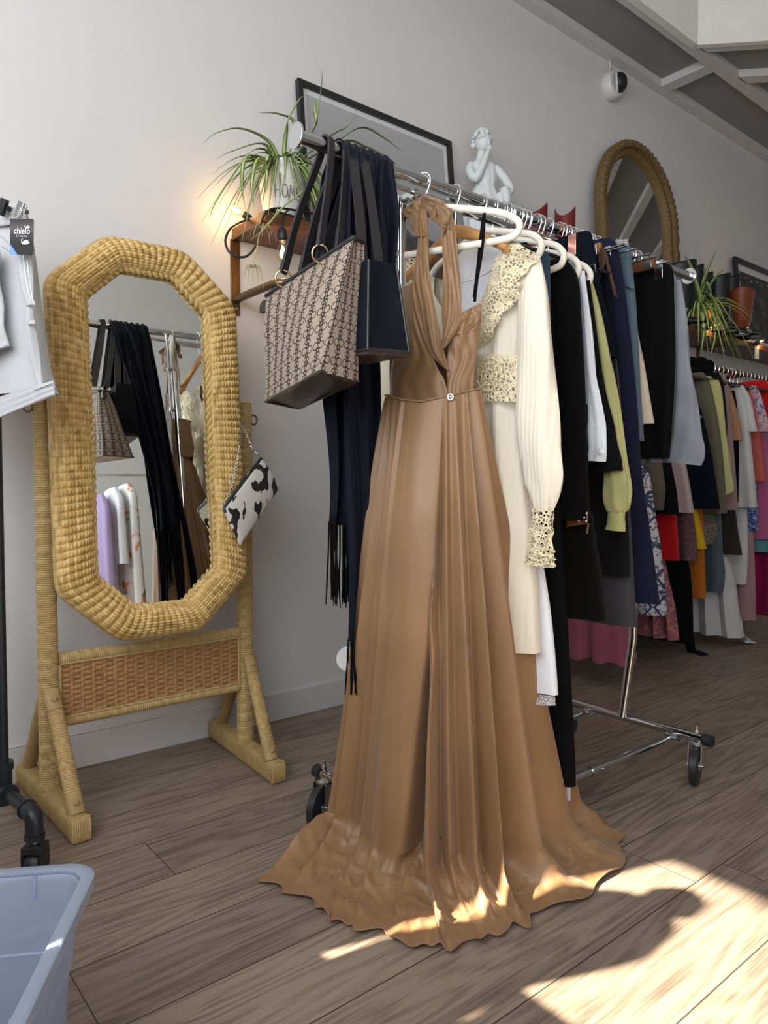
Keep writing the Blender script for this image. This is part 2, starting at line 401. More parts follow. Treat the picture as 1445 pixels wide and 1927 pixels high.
def binmat():
    nn = N('frosted_polypropylene'); v = obj(nn); t = nn.n('ShaderNodeBsdfTransparent', i_Color=(.90, .94, 1.0, 1)); d = nn.n('ShaderNodeBsdfDiffuse', i_Color=(.66, .79, 1.0, 1)); g = nn.n('ShaderNodeBsdfGlossy', i_Roughness=.22)
    b = nn.n('ShaderNodeMixShader'); nn.link(t.outputs[0], b.inputs[1]); nn.link(d.outputs[0], b.inputs[2]); nn.link(nn.math('ADD', .27, nn.math('MULTIPLY', noise(nn, v, 6, 4), .16)), b.inputs[0])
    lw = nn.n('ShaderNodeFresnel', i_IOR=1.4); c = nn.n('ShaderNodeMixShader'); nn.link(nn.math('MULTIPLY', lw.outputs[0], .55), c.inputs[0]); nn.link(b.outputs[0], c.inputs[1]); nn.link(g.outputs[0], c.inputs[2]); nn.link(c.outputs[0], nn.out.inputs[0]); return nn.m
M['bin'] = binmat()
def emit(name, c, s):
    nn = N(name); e = nn.n('ShaderNodeEmission', i_Color=(*c, 1), i_Strength=s); nn.link(e.outputs[0], nn.out.inputs[0]); return nn.m
M['filament'] = emit('glowing_filament', (1, .62, .22), 60)

# ================================================================== the room
WY = 2.49; CZ = 3.38
g = G(); g.box((-2.6, -2.3, -.05), (7.6, 2.55, 0)); struct('floor', g, M['floor'])
g = G(); g.box((-1.1, WY, 0), (7.6, WY + .1, 4.45)); struct('wall_back', g, M['wall'])
g = G(); g.box((-1.1, -2.4, 0), (7.6, -2.3, 4.45)); struct('wall_opposite', g, M['wall'])
g = G(); g.box((7.5, -2.3, 0), (7.6, WY, 4.45)); struct('wall_end', g, M['wall'])
g = G(); g.box((-1.1, 1.735, 0), (-1.0, WY, 4.45)); g.box((-1.1, -2.3, 3.05), (-1.0, 1.745, 4.45)); g.box((-1.1, -2.3, 0), (-1.0, 1.745, .12)); g.box((-1.1, -2.3, .12), (-1.0, -2.0, 3.05))
struct('wall_shopfront', g, M['wall'])
g = G(); g.prism([(-2.2, 2.83), (-1.1, 3.3), (-1.1, 3.34), (-2.2, 2.87)], -3.5, 3.5, Matrix(((1, 0, 0, 0), (0, 0, 1, 0), (0, 1, 0, 0), (0, 0, 0, 1)))); g.box((-2.21, -3.5, 2.835), (-2.19, 3.5, 2.87))
struct('trim_sun_block', g, M['ceiling_trim'])  # unseen awning, added to cut off the far edge of the sun patch
g = G(); g.box((-1.0, WY - .014, 0), (7.5, WY, .112)); g.box((-1.0, WY - .014, .112), (1.02, WY - .001, .120))
ob = struct('baseboard_back', g, M['skirting'], bevel=.003)
# ceiling: a raised white well over the shop window side; round it a lower ceiling of grey panels between battens
g = G(); g.box((-1.1, -2.3, 4.4), (7.6, 2.55, 4.5)); struct('ceiling', g, M['soffit'])
dgl = lambda x, y, d: (x + d, y - d)
g = G(); g.box((-1.1, 2.085, CZ + .045), (7.6, 2.55, CZ + .06)); g.prism([(3.955, 2.085), dgl(3.955, 2.085, 3.4), (7.6, -1.315), (7.6, 2.085)], CZ + .045, CZ + .06); struct('ceiling_low', g, M['ceiling_panel'])
g = G(); g.box((-1.1, 2.078, CZ - .004), (3.955, 2.12, 4.42)); g.prism([(3.948, 2.078), dgl(3.948, 2.078, 3.42), dgl(3.99, 2.12, 3.42), (3.955, 2.12)], CZ - .004, 4.42); struct('trim_well', g, M['soffit'])
g = G(); g.box((-1.0, 2.43, CZ), (7.5, WY, CZ + .05)); g.box((-1.0, 2.085, CZ), (7.5, 2.155, CZ + .05)); struct('trim_1', g, M['ceiling_trim'])
g = G()
for x in (-.31, 1.19, 2.69, 4.19, 5.69, 7.0): g.box((x, 2.155, CZ), (x + .095, 2.43, CZ + .05))
for a, b in ((3.955, 4.055), (4.447, 4.558), (5.0, 5.1), (5.6, 5.7)): g.prism([(a, 2.09), (b, 2.09), dgl(b, 2.09, 2.4), dgl(a, 2.09, 2.4)], CZ, CZ + .05)
struct('trim_2', g, M['ceiling_trim'])

# unseen blockers added in the shop window to shape the floor's sun patch
g = G()
body = [(r_, z_ * 1.035) for r_, z_ in [(.085, .95), (.12, 1.0), (.135, 1.08), (.115, 1.16), (.105, 1.22), (.125, 1.32), (.13, 1.38), (.105, 1.43), (.05, 1.46), (.045, 1.49), (.062, 1.52), (.05, 1.545), (.0001, 1.55)]]
t = thing('sun_block_form', 'unseen dress form added on a plinth in the shop window to block sun', 'dress form', (-.64, 1.455, .96))
g = G(); g.lathe(body[1:], (-.64, 1.455, 0), 28); g.build('torso', M['cream'], t)
t = thing('sun_block_plinth', 'unseen dark wooden plinth added under the sun-blocking dress form', 'plinth', (-.64, 1.54, 0))  # added out of view, ends the thin sun sliver
g = G(); g.box((-.80, 1.32, 0), (-.50, 1.76, .955)); g.build('block', M['drawerwood'], t, bevel=.006)
t = thing('sun_block_cabinet', 'unseen low wooden cabinet added behind the shop window to block low sun', 'cabinet', (-.6, 0, 0))  # added out of view, keeps sun off the near floor
g = G(); g.box((-.78, -1.9, 0), (-.5, 1.28, 1.08)); g.build('carcass', M['drawerwood'], t, bevel=.008)
g = G(); g.box((-.80, -1.92, 1.08), (-.48, 1.30, 1.11)); g.build('top', M['shelf'], t, bevel=.006)

# ================================================================== cheval mirror in wicker
MC = Vector((.845, 2.135, 1.082)); MT = math.radians(4.2); MYAW = math.radians(-1.2)
MX = Vector((math.cos(MYAW), math.sin(MYAW), 0)); MN = Vector((math.sin(MYAW) * math.cos(MT), -math.cos(MYAW) * math.cos(MT), math.sin(MT))); MZ = -MX.cross(MN) * -1
MZ = MX.cross(-MN); MZ = MZ if MZ.z > 0 else -MZ
def mp(x, z, n=0): return MC + MX * x + MZ * z + MN * n
def octo(w, h, a, b, rnd, n):
    """rounded octagon, n points, corner for corner matched"""
    c = [(-w + a, h), (w - a, h), (w, h - b), (w, -h + b), (w - a, -h), (-w + a, -h), (-w, -h + b), (-w, h - b)]
    return c
def ringpts(c, rnd, counts):
    out = []; k = len(c)
    for i in range(k):
        p, q = Vector(c[i]), Vector(c[(i + 1) % k])
        for j in range(counts[i]): out.append(p.lerp(q, j / counts[i]))
    n = len(out)
    for _ in range(rnd):
        out = [out[i - 1] * .25 + out[i] * .5 + out[(i + 1) % n] * .25 for i in range(n)]
    return out
cin = octo(.181, .500, .106, .098, 0, 0); cout = octo(.292, .596, .170, .155, 0, 0)
RIB = 8; seglen = []
for i in range(8):
    m_ = ((Vector(cin[i]) + Vector(cout[i])) - (Vector(cin[(i + 1) % 8]) + Vector(cout[(i + 1) % 8]))).length / 2
    seglen.append(max(2, 2 * round(m_ / .0215 / 2)) * RIB)
pin = ringpts(cin, 26, seglen); pout = ringpts(cout, 120, seglen)
t = thing('cheval_mirror', 'tall octagonal cheval mirror in a honey wicker frame on a rattan stand', 'mirror', (.88, 2.2, 0))
frame_root = None
rows = []; uvs = []
STR = 17; NV = STR * 5
for i in range(len(pin)):
    row = []
    for j in range(NV + 1):
        s_ = j / NV
        a = math.pi * (.02 + .98 * s_)            # half-round section from the outer back to the glass
        x = lerp(pout[i].x, pin[i].x, .5 - .5 * math.cos(a)); z = lerp(pout[i].y, pin[i].y, .5 - .5 * math.cos(a))
        n_ = .052 * math.sin(a) ** .8 - .012 * (1 - s_)
        rib = abs(math.sin(math.pi * i / RIB)); alt = (int(s_ * STR) % 2)
        ph = s_ * STR; st_ = abs(math.sin(math.pi * ph)) ** .6
        wv = .0056 * rib ** .6 + .0050 * st_ * (.3 + .7 * rib) + .0007 * math.sin(math.pi * i / RIB * 2 + alt * math.pi) - .003
        wv *= .45 + .55 * min(1, (1 - s_) * 7)
        row.append(mp(x, z, n_ + wv * math.sin(a)) + (MX * (x * .012) + MZ * (z * .006)) * wv * 20 * max(0, math.cos(a)))
    rows.append(row)
g = G(); g.grid(rows, cu=True); fr = g.build('wicker_frame', M['wicker'], t)
def braid(pts, R, r, turns, off, mat, name, par):
    for ph in range(1):
        gg = G()
        for k in range(2):
            path = []; n_ = len(pts); d = 0; q = 0
            for i in range(n_):
                th = turns * 2 * math.pi * i / n_ + k * math.pi
                p = pts[i]; c = Vector((0, 0)); rad = p.normalized()
                path.append(mp(p.x + rad.x * R * math.cos(th), p.y + rad.y * R * math.cos(th), off + R * .7 * math.sin(th)))
            gg.tube(path, r, 6, closed=True)
        gg.build(name, mat, par)
bp = ringpts(octo(.186, .505, .108, .100, 0, 0), 30, [s // 1 for s in seglen])
braid(bp, .0080, .0074, 58, .012, M['wicker'], 'braided_edge', fr)
g = G(); ip = ringpts(octo(.197, .516, .110, .102, 0, 0), 0, [6] * 8)
g.add([mp(p.x, p.y, .0) for p in ip], [tuple(range(len(ip)))]); g.build('mirror_glass', M['mirror'], t, smooth=False)
g = G(); op = ringpts(octo(.285, .59, .168, .152, 0, 0), 30, [10] * 8)
g.grid([[mp(p.x, p.y, -.014) for p in op], [mp(p.x * .99, p.y * .99, -.026) for p in op]], cv=True, cap0=True, cap1=True); g.build('back_board', M['rattan_panel'], t, smooth=False)
def wrapped(gg, a, b, w, d, up, pitch=.0062, amp=.0016, n=20, sq=.35):
    """a rattan-wrapped pole of rounded square section"""
    a, b = Vector(a), Vector(b); ax = (b - a); L = ax.length; ax.normalize(); u = Vector(up); u = (u - ax * u.dot(ax)).normalized(); w_ = ax.cross(u)
    k = max(1, int(L / pitch)); rows = []
    for i in range(k * 4 + 1):
        s_ = i / (k * 4); am = amp * 1.6 * (abs(math.sin(math.pi * i / 4)) ** .5 - .5)
        row = []
        for j in range(n):
            th = 2 * math.pi * j / n; c, s2 = math.cos(th), math.sin(th)
            m_ = (abs(c) ** (1 / sq) + abs(s2) ** (1 / sq)) ** -sq if sq < 1 else 1
            skew = .0009 * math.sin(th + i * 1.3)
            row.append(a + ax * (L * s_ + skew) + u * (m_ * c * (w / 2 + am)) + w_ * (m_ * s2 * (d / 2 + am)))
        rows.append(row)
    gg.grid(rows, cv=True, cap0=True, cap1=True)
PXL, PXR, PYM = .556, 1.188, 2.205
for px, lab in ((PXL, None), (PXR, None)):
    g = G(); wrapped(g, (px, PYM, .068), (px, PYM, 1.222), .052, .05, (1, 0, 0)); g.build('post', M['rattan'], t)
    # foot bar, stays
    tw = .012 if px < .8 else -.022
    f0, f1 = Vector((px - .002 + tw, 1.952, .036)), Vector((px + .0 - tw * .6, 2.462, .036))
    g = G(); wrapped(g, f0, f1, .056, .068, (1, 0, 0), .004, .0006, 20, .22); ft = g.build('foot', M['bamboo'], t, bevel=0)
    g = G()
    for k in range(9):
        xx = f0.x - .022 + .0055 * k; g.tube([(xx, f0.y - .001, .006), (xx, f0.y - .006, .02), (xx, f0.y - .006, .055), (xx, f0.y + .004, .071)], .0029, 6)
    g.build('end_wrap', M['rattan'], ft)
    g = G(); wrapped(g, (px + .002, PYM - .028, .345), (f0.x, f0.y + .045, .078), .042, .03, (1, 0, 0), .006, .0014, 16, .4); st = g.build('stay', M['rattan'], t)
    s0, s1 = Vector((px + .002, PYM - .028, .345)), Vector((f0.x, f0.y + .045, .078)); d_ = (s1 - s0).normalized()
    for q in (.05, .96):
        gg = G(); gg.ball(s0.lerp(s1, q) + Vector((0, -.020, .008)), (.0085, .005, .0085), 8); gg.build('peg', M['bamboo'], st)
        p = s0.lerp(s1, q); gg = G(); wrapped(gg, p - d_ * .03, p + d_ * .03, .046, .036, (1, 0, 0), .06, 0, 16, .4); gg.build('stay_cap', M['bamboo'], st)
    g = G(); g.tube([(px - .004, PYM + .02, .33), (f1.x, f1.y - .05, .07)], .021, 14); g.build('stay', M['bamboo'], t)
for z, h in ((.4575, .036), (.240, .034)):
    g = G(); wrapped(g, (PXL + .026, PYM, z - .018 if z > .4 else z + .016), (PXR - .026, PYM, z - .018 if z > .4 else z + .016), h, .036, (0, 0, 1), .0058, .0014, 16, .5); g.build('rail', M['rattan'], t)
# woven panel
rows = []; nx, nz = 300, 72; x0, x1, z0, z1 = PXL + .03, PXR - .03, .272, .424
for i in range(nz + 1):
    row = []
    for j in range(nx + 1):
        a, b = j / nx * 18, i / nz * 20
        w_ = math.sin(math.pi * a) * (1 if int(b) % 2 else -1) * .0022 + .0014 * abs(math.sin(math.pi * b))
        st_ = .0034 if abs((a + .5) % 1 - .5) < .10 else 0
        row.append(Vector((lerp(x0, x1, j / nx), PYM - .006 - w_ - st_ * .8, lerp(z0, z1, i / nz))))
    rows.append(row)
g = G(); g.grid(rows); pnl = g.build('woven_panel', M['rattan_panel'], t, solid=.004, off=1)
g = G()
for z in (z0 - .002, z1 + .002): g.tube([(x0, PYM - .014, z), (x1, PYM - .014, z)], .0035, 8)
for x in (x0, x1): g.tube([(x, PYM - .014, z0), (x, PYM - .014, z1)], .0035, 8)
g.build('panel_bead', M['rattan'], pnl)
for px, sg in ((PXL, -1), (PXR, 1)):
    g = G(); c = Vector((px + sg * .040, PYM - .0, 1.165)); R_ = .013
    g.tube([c + Vector((R_ * math.cos(q) * sg, 0, R_ * math.sin(q) * 1.25)) for q in np.linspace(math.pi, -math.pi * .9, 18)], .0032, 8)
    g.tube([(px - sg * .05, PYM, 1.16), (px + sg * .03, PYM, 1.16)], .0045, 8); g.build('tilt_screw', M['bronze'], t)

# cow-hide clutch hung on the mirror post
cp = (Vector((1.19, 2.075, .95)), Vector((.28, -1, .10)).normalized())
q = [P(421, 958, pl=cp), P(493, 863, pl=cp), P(526, 917, pl=cp), P(452, 1024, pl=cp)]
cn = cp[1]
t = thing('clutch_bag', 'small black and white cow hide clutch on a chain over the wicker mirror post', 'bag', P(472, 945, pl=cp))
rows = []
for sd in (1, -1):
    rr = []
    for i in range(25):
        a = i / 24; row = []
        for j in range(33):
            b = j / 32; p = q[0].lerp(q[1], b).lerp(q[3].lerp(q[2], b), a)
            pil = (math.sin(math.pi * min(1, max(0, b))) ** .35) * (math.sin(math.pi * (.12 + .88 * a)) ** .4 if a < 1 else 0)
            row.append(p + cn * sd * (.004 + .016 * pil))
        rr.append(row)
    rows.append(rr)
g = G(); g.grid(rows[0]); g.grid([r[::-1] for r in rows[1]])
edge = lambda rr: [rr[0][j] for j in range(33)] + [rr[i][32] for i in range(1, 25)] + [rr[24][j] for j in range(31, -1, -1)] + [rr[i][0] for i in range(23, 0, -1)]
g.grid([edge(rows[1]), edge(rows[0])], cv=True); g.build('body', M['cow'], t)
ax = (q[1] - q[0]).normalized(); upv = (q[0] - q[3]).normalized()
g = G(); g.tube([q[0] - upv * .012, q[0] + upv * .002 + ax * .004, q[0].lerp(q[1], .5) + upv * .005, q[1] + upv * .002 - ax * .004, q[1] - upv * .006], .0058, 10); g.build('zip_binding', M['blackplastic'], t)
g = G(); zp = q[0].lerp(q[1], .62) + upv * .012; g.tube([zp + cn * .004 + ax * .01, zp + cn * .008 - ax * .012], .0022, 8); g.build('zip_pull', M['gold'], t)
def chain(path, pitch, r, rr, mat, name, root):
    path = [Vector(p) for p in path]; gg = G(); d = [0]
    for i in range(1, len(path)): d.append(d[-1] + (path[i] - path[i - 1]).length)
    k = int(d[-1] / pitch); i = 0
    for m_ in range(k):
        s_ = (m_ + .5) / k * d[-1]
        while i < len(d) - 2 and d[i + 1] < s_: i += 1
        p = path[i].lerp(path[i + 1], (s_ - d[i]) / (d[i + 1] - d[i])); T_ = (path[i + 1] - path[i]).normalized()
        u = T_.orthogonal().normalized(); w_ = T_.cross(u); a = m_ * math.pi / 2 + .5; s2 = u * math.cos(a) + w_ * math.sin(a)
        gg.tube([p + T_ * (pitch * .78 * math.cos(th)) + s2 * (r * math.sin(th)) for th in np.linspace(0, 2 * math.pi, 11)[:-1]], rr, 5, closed=True)
    return gg.build(name, mat, root)
kn = P(457.5, 804, y=2.165); topL = P(447, 776, y=2.172)
chain([q[0] + upv * .004, P(436, 915, y=2.06), P(447, 860, y=2.05), P(453, 825, y=2.11), kn], .0062, .0030, .0009, M['steel'], 'chain', t)
chain([q[1] + upv * .004, P(473, 840, y=2.10), kn, kn + Vector((-.01, .003, .014)), topL, Vector((PXR - .03, PYM, 1.21))], .0062, .0030, .0009, M['steel'], 'chain', t)

# ================================================================== rolling garment rack
RY = 1.36; RZ = 1.703
t = thing('garment_rack', 'chrome rolling garment rack with a long rail full of clothes', 'clothes rack', (1.68, RY, 0))
g = G(); g.tube([(.87, RY, RZ), (2.545, RY, RZ)], .0155, 20); g.build('rail', M['chrome'], t)
for x in (.866, 2.55):
    g = G(); g.tube([(x - .0025, RY, RZ), (x + .0025, RY, RZ)], .0285, 28); g.build('end_disc', M['steel'], t, bevel=.001)
g = G(); g.tube([(1.20, RY, RZ - .040), (2.215, RY, RZ - .040)], .0115, 14)
g.tube([(1.20, RY + .0, RZ - .036), (1.08, RY, RZ - .03)], .006, 8); g.build('lower_rail', M['chrome'], t)
PA, PB = 1.212, 2.215
for x in (PA, PB):
    sg = 1 if x < 1.7 else -1; uy = RY + .055 if sg > 0 else RY
    xb = 1.130 if sg > 0 else x - .045
    g = G(); g.tube([(x, uy, RZ - .03), (x, uy, .42), (xb, 1.37, .150)], .0145, 16); po = g.build('upright', M['chrome'], t)
    if sg > 0: g = G(); g.tube([(x, RY - .005, RZ - .038), (x, uy, RZ - .038)], .0125, 12); g.build('top_link', M['chrome'], po)
    g = G(); g.tube([(x - sg * .024, uy, RZ - .025), (x - sg * .024, uy, 1.34)], .006, 10); g.build('side_bar', M['chrome'], po)
    for z in (1.53, 1.36): g = G(); g.tube([(x - sg * .03, uy, z), (x + sg * .015, uy, z)], .010, 10); g.build('collar', M['steel'], po)
    xe = 1.120 if sg > 0 else x - .015
    g = G(); g.tube([(xe, 1.105 if sg < 0 else 1.30, .143), (xe, 1.635, .143)], .0135, 14); cb = g.build('base_bar', M['chrome'], t)
    for yy, s2 in ((1.10 if sg < 0 else 1.295, -1), (1.64, 1)): g = G(); g.tube([(xe, yy, .143), (xe, yy + s2 * .028, .143)], .0185, 14); g.build('end_cap', M['rubber'], cb)
    for yy in ((1.122, 1.618) if sg < 0 else (1.315, 1.630)):
        cw = g2 = G(); a = 1.9 if yy < 1.4 else .55
        if sg > 0: a = 2.02 if yy > 1.5 else 0.0
        ax = Vector((math.cos(a), math.sin(a), 0)); fw = Vector((-ax.y, ax.x, 0)); c = Vector((xe, yy, .0605)) + fw * .022
        g2 = G(); g2.tube([c - ax * .012, c - ax * .010, c + ax * .010, c + ax * .012], [.055, .060, .060, .055], 36)
        wh = g2.build('caster_wheel', M['rubber'], t)
        g2 = G(); g2.tube([c - ax * .0135, c + ax * .0135], .016, 18); g2.tube([c - ax * .024, c + ax * .024], .004, 10); g2.build('hub', M['steel'], wh)
        g2 = G()
        for s2 in (-1, 1):
            p0, p1 = Vector((xe, yy, .126)) + ax * (s2 * .019), c + ax * (s2 * .019)
            g2.add([p0 + fw * .024, p0 - fw * .014, p1 - fw * .008, p1 + fw * .010, p0 + fw * .024 + ax * .0025, p0 - fw * .014 + ax * .0025, p1 - fw * .008 + ax * .0025, p1 + fw * .010 + ax * .0025], [(0, 1, 2, 3), (7, 6, 5, 4), (0, 4, 5, 1), (1, 5, 6, 2), (2, 6, 7, 3), (3, 7, 4, 0)])
        g2.lathe([(.026, .122), (.026, .129), (.020, .132), (.012, .136)], (xe, yy, 0), 20); g2.tube([(xe, yy, .13), (xe, yy, .182)], .0055, 8); g2.lathe([(.009, .160), (.009, .168)], (xe, yy, 0), 6)
        g2.build('caster_fork', M['steel'], wh)
for yy in (1.205, 1.535):
    g = G(); g.tube([(1.12, yy, .122), (2.2, yy, .122)], .0115, 12); b_ = g.build('long_bar', M['chrome'], t)
    g = G(); g.tube([(1.75, yy, .122), (1.76, yy, .122)], .0135, 12); g.build('collar', M['steel'], b_); g = G(); g.tube([(1.80, yy - .018, .122), (1.80, yy, .122)], .004, 8); g.build('push_pin', M['steel'], b_); g = G(); g.tube([(2.19, yy - .03, .13), (2.2, yy, .128), (2.2, yy + .02, .13)], .013, 10); g.build('joint_sleeve', M['steel'], b_)

# ------------------------------------------------------------------ hangers
def hookpath(x, y, z, R=.0195, drop=.085, s=1):
    pts = [Vector((x, y + s * R * math.cos(a), z + .001 + R * math.sin(a))) for a in np.linspace(-.35, math.pi * 1.02, 14)]
    pts += [Vector((x, y - s * R * .98, z - .008)), Vector((x, y - s * R * .55, z - .028)), Vector((x, y - s * .002, z - .042)), Vector((x, y, z - drop))]
    return pts
def velvet_hanger(x, label, group, ang=0.0, half=.215, z=RZ, drop=.072, y=RY, mat='velvet_white', name='velvet_hanger'):
    t = thing(name, label, 'hanger', (x, y, z), group)
    g = G(); g.tube(hookpath(x, y, z, drop=drop), .0022, 8); hk = g.build('hook', M['hook'], t)
    zt = z - drop; c = [(0, zt - .005), (.03, zt - .012), (half * .62, zt - .042), (half * .86, zt - .060), (half, zt - .085), (half * .99, zt - .108), (half * .88, zt - .119), (half * .5, zt - .121), (0, zt - .121)]
    c = c[:-1] + [(0, c[-1][1])] + [(-a, b) for a, b in c[::-1]][1:-1]
    pts = interpc(c, 96); g = G(); g.tube([(x, y + p[0], p[1]) for p in pts], .0074, 8, closed=True, flat=.62, up=(1, 0, 0)) if False else g.tube([(x, y + p[0], p[1]) for p in pts], .0088, 10, closed=True)
    g.build('bar', M[mat], t)
    t.rotation_euler.z = ang
    return t
def wood_hanger(x, label, group, half=.21, z=RZ, y=RY, drop=.1):
    t = thing('wooden_hanger', label, 'hanger', (x, y, z), group)
    g = G(); g.tube(hookpath(x, y, z, drop=drop), .0022, 8); g.build('hook', M['hook'], t)
    zt = z - drop; rows = []
    for i in range(25):
        s_ = -1 + 2 * i / 24; yy = y + s_ * half; zz = zt - .008 - .098 * abs(s_) ** 1.25; h = lerp(.019, .010, abs(s_)); th = lerp(.007, .014, abs(s_)); xo = -.022 * s_ * s_
        rows.append([Vector((x + xo + th * math.cos(a), yy, zz + h * math.sin(a))) for a in np.linspace(0, 2 * math.pi, 13)[:-1]])
    g = G(); g.grid(rows, cv=True, cap0=True, cap1=True); g.build('shoulder_bar', M['woodhanger'], t); return t
def clip_hanger(x, label, group, yend, z=RZ, y=RY, drop=.075, mat='copper', wood=None, clipw=.014, cliph=.05):
    t = thing('clip_hanger', label, 'hanger', (x, y, z), group)
    g = G(); g.tube(hookpath(x, y, z, drop=drop), .0022, 8); g.build('hook', M['hook'] if mat != 'copper' else M['copper'], t)
    zt = z - drop; h = y - yend
    g = G()
    if wood: g.box((x - .007, y - h - .02, zt - .016), (x + .007, y + h + .02, zt + .016))
    else: g.tube([(x, y - h - .015, zt), (x, y + h + .015, zt)], .0038, 8)
    g.build('bar', M[wood or mat], t, bevel=.003 if wood else 0)
    for s2 in (-1, 1):
        g = G(); yy = y + s2 * h
        for xo, tl in ((-.011, .12), (.011, -.12)):
            g.box((x + xo - .002, yy - clipw, zt - cliph * .7), (x + xo + .002, yy + clipw, zt + cliph * .3))
        g.tube([(x - .012, yy, zt + .004), (x + .012, yy, zt + .004)], .004, 8)
        g.build('clip', M[mat], t, bevel=.001)
    return t

# ------------------------------------------------------------------ garments hanging across a rail
def bodyrings(x0, edge, yc, t=.02, amp=.006, k=7, n=72, lev=46, neck=0, neckw=.10, seed=0, skew=0, bottom_wave=.0, fan=1.0, topcap=True):
    """closed, folded cloth body: edge = [(y, z)] of the side that shows, mirrored about yc"""
    prof = interp(edge, lev); rows = []
    for i, (ye, z) in enumerate(prof):
        w = max(.012, yc - ye); f = i / (lev - 1); row = []
        tt = t * min(1, .45 + 1.6 * f ** .7) * (1 + .35 * f * fan)
        for j in range(n):
            a = 2 * math.pi * j / n; c, s_ = math.cos(a), math.sin(a)
            yy = -w * math.copysign(abs(c) ** .85, c)
            fo = math.sin(k * yy / max(.08, w) * 1.9 + seed * 2.1 + (1.3 if s_ > 0 else 0)) * .6 + .4 * math.sin(k * 1.7 * yy / max(.08, w) + seed)
            xx = tt * math.copysign(abs(s_) ** .6, s_) + 1.7 * amp * f ** .6 * fo * abs(s_) ** .5
            dz = 0
            if neck and abs(yy) < neckw and i < lev * .4:
                dz = -(neck if s_ < 0 else neck * .35) * (math.cos(math.pi / 2 * yy / neckw) ** .8) * max(0, 1 - f * 2.5)
            zz = z + dz + bottom_wave * f ** 6 * fo
            row.append(Vector((x0 + xx + skew * f, yc + yy, zz)))
        rows.append(row)
    return rows
def garment(name, label, cat, mat, x0, pix, yc=RY, group='clothes on the rolling rack', root=None, part='body', edge=None, cap0=False, cap1=False, **k):
    if edge is None: edge = [(lambda p: (p.y, p.z))(P(u, v, x=x0)) for u, v in pix]
    zr = 1.60 if yc == RY else 1.56
    if root is None and (group or '').startswith('clothes') and edge[0][1] < zr - .13:      # up to its hanger, narrow where the neighbours hide it
        edge = [(yc - .07, zr), (yc - .09, lerp(zr, edge[0][1], .6))] + list(edge)
    if root is None:
        root = thing(name, label, cat, (x0, yc, edge[0][1]), group)
    g = G(); g.grid(bodyrings(x0, edge, yc, **k), cv=True, cap0=cap0, cap1=cap1); g.build(part, M[mat], root)
    return root
def sleeve(root, mat, x0, pix, rad, tx=.6, name='sleeve', wr=.12, k=5, seed=0, n=24, lev=40, cuff=None):
    """pix: centre line in the photo on plane x0, rad: half widths in metres"""
    pts = interp([tuple(P(u, v, x=x0)) + (r,) for (u, v), r in zip(pix, rad)], lev); rows = []
    for i, (x, y, z, r) in enumerate(pts):
        f = i / (lev - 1)
        a_ = pts[max(0, i - 1)]; b_ = pts[min(lev - 1, i + 1)]; T_ = Vector((b_[0] - a_[0], b_[1] - a_[1], b_[2] - a_[2])).normalized()
        u = Vector((0, 1, 0)); u = (u - T_ * u.dot(T_)).normalized(); w_ = T_.cross(u); row = []
        for j in range(n):
            a = 2 * math.pi * j / n
            rr = r * (1 + wr * math.sin(k * a + seed + 2.2 * math.sin(5 * f + seed)) * (.3 + .7 * f) + wr * .5 * math.sin(17 * f + 2 * a + seed))
            row.append(Vector((x, y, z)) + u * (rr * math.cos(a)) + w_ * (rr * tx * math.sin(a)))
        rows.append(row)
    g = G(); g.grid(rows, cv=True, cap0=True); return g.build(name, M[mat], root)

# ================================================================== bags on the end of the rail
def strap(name, path, w, th, mat, root, widthdir=(1, 0, 0), n=40):
    pts = [Vector(p) for p in interp([tuple(p) for p in path], n)]; rows = []; wd = Vector(widthdir)
    for i, p in enumerate(pts):
        T_ = (pts[min(n - 1, i + 1)] - pts[max(0, i - 1)]).normalized(); u = (wd - T_ * wd.dot(T_)).normalized(); v = T_.cross(u)
        rows.append([p + u * (a * w / 2) + v * (b * th / 2) for a, b in ((-1, -1), (1, -1), (1, 1), (-1, 1))])
    g = G(); g.grid(rows, cv=True, cap0=True, cap1=True); return g.build(name, M[mat], root, bevel=.0008)
T1, T2 = P(509, 560, y=1.51), P(672, 452, y=1.235)
A, B = P(498, 757, y=1.515), P(604, 700, y=1.215)
C_ = P(674, 719, y=1.235); D_ = A + (C_ - B) * 1.0
t = thing('tote_bag', 'brown canvas tote printed with dark chain links, hung nearest the end of the rail', 'bag', (.955, RY, 1.1))
top4 = [T1 + Vector((-.012, 0, 0)), T2 + Vector((-.012, -.004, 0)), T2 + Vector((.022, .004, 0)), T1 + Vector((.022, 0, 0))]
bot4 = [A, B, C_, D_]
per = []
for k, m_ in ((0, 40), (1, 14), (2, 40), (3, 14)): per += [(k, j / m_) for j in range(m_)]
rows = []; uvs = []; NL = 40
wid = (T2 - T1).length; hgt = (T2 - B).length
for i in range(NL + 1):
    f = i / NL; row = []
    for k, s_ in per + [(0, 0.0)]:
        e = .0
        p0 = top4[k].lerp(top4[(k + 1) % 4], s_); p1 = bot4[k].lerp(bot4[(k + 1) % 4], s_); p = p0.lerp(p1, f ** 1.15)
        nrm = Vector((-1, -.15, 0)) if k == 0 else Vector((.25, -1, 0)) if k == 1 else Vector((1, 0, 0)) if k == 2 else Vector((0, 1, 0))
        bul = .016 * math.sin(math.pi * f) * math.sin(math.pi * s_) + .005 * math.sin(7 * s_ + 5 * f) * math.sin(math.pi * f)
        if k == 1: bul = -.010 * math.sin(math.pi * s_) * (1 - f) + .006 * math.sin(math.pi * s_) * f
        row.append(p + nrm * bul)
        uu = [0, wid, wid + .13, 2 * wid + .13][k] + s_ * [wid, .13, wid, .13][k]; uvs.append((uu if len(row) <= len(per) else 2 * wid + .26, -f * hgt * 1.02))
    rows.append(row)
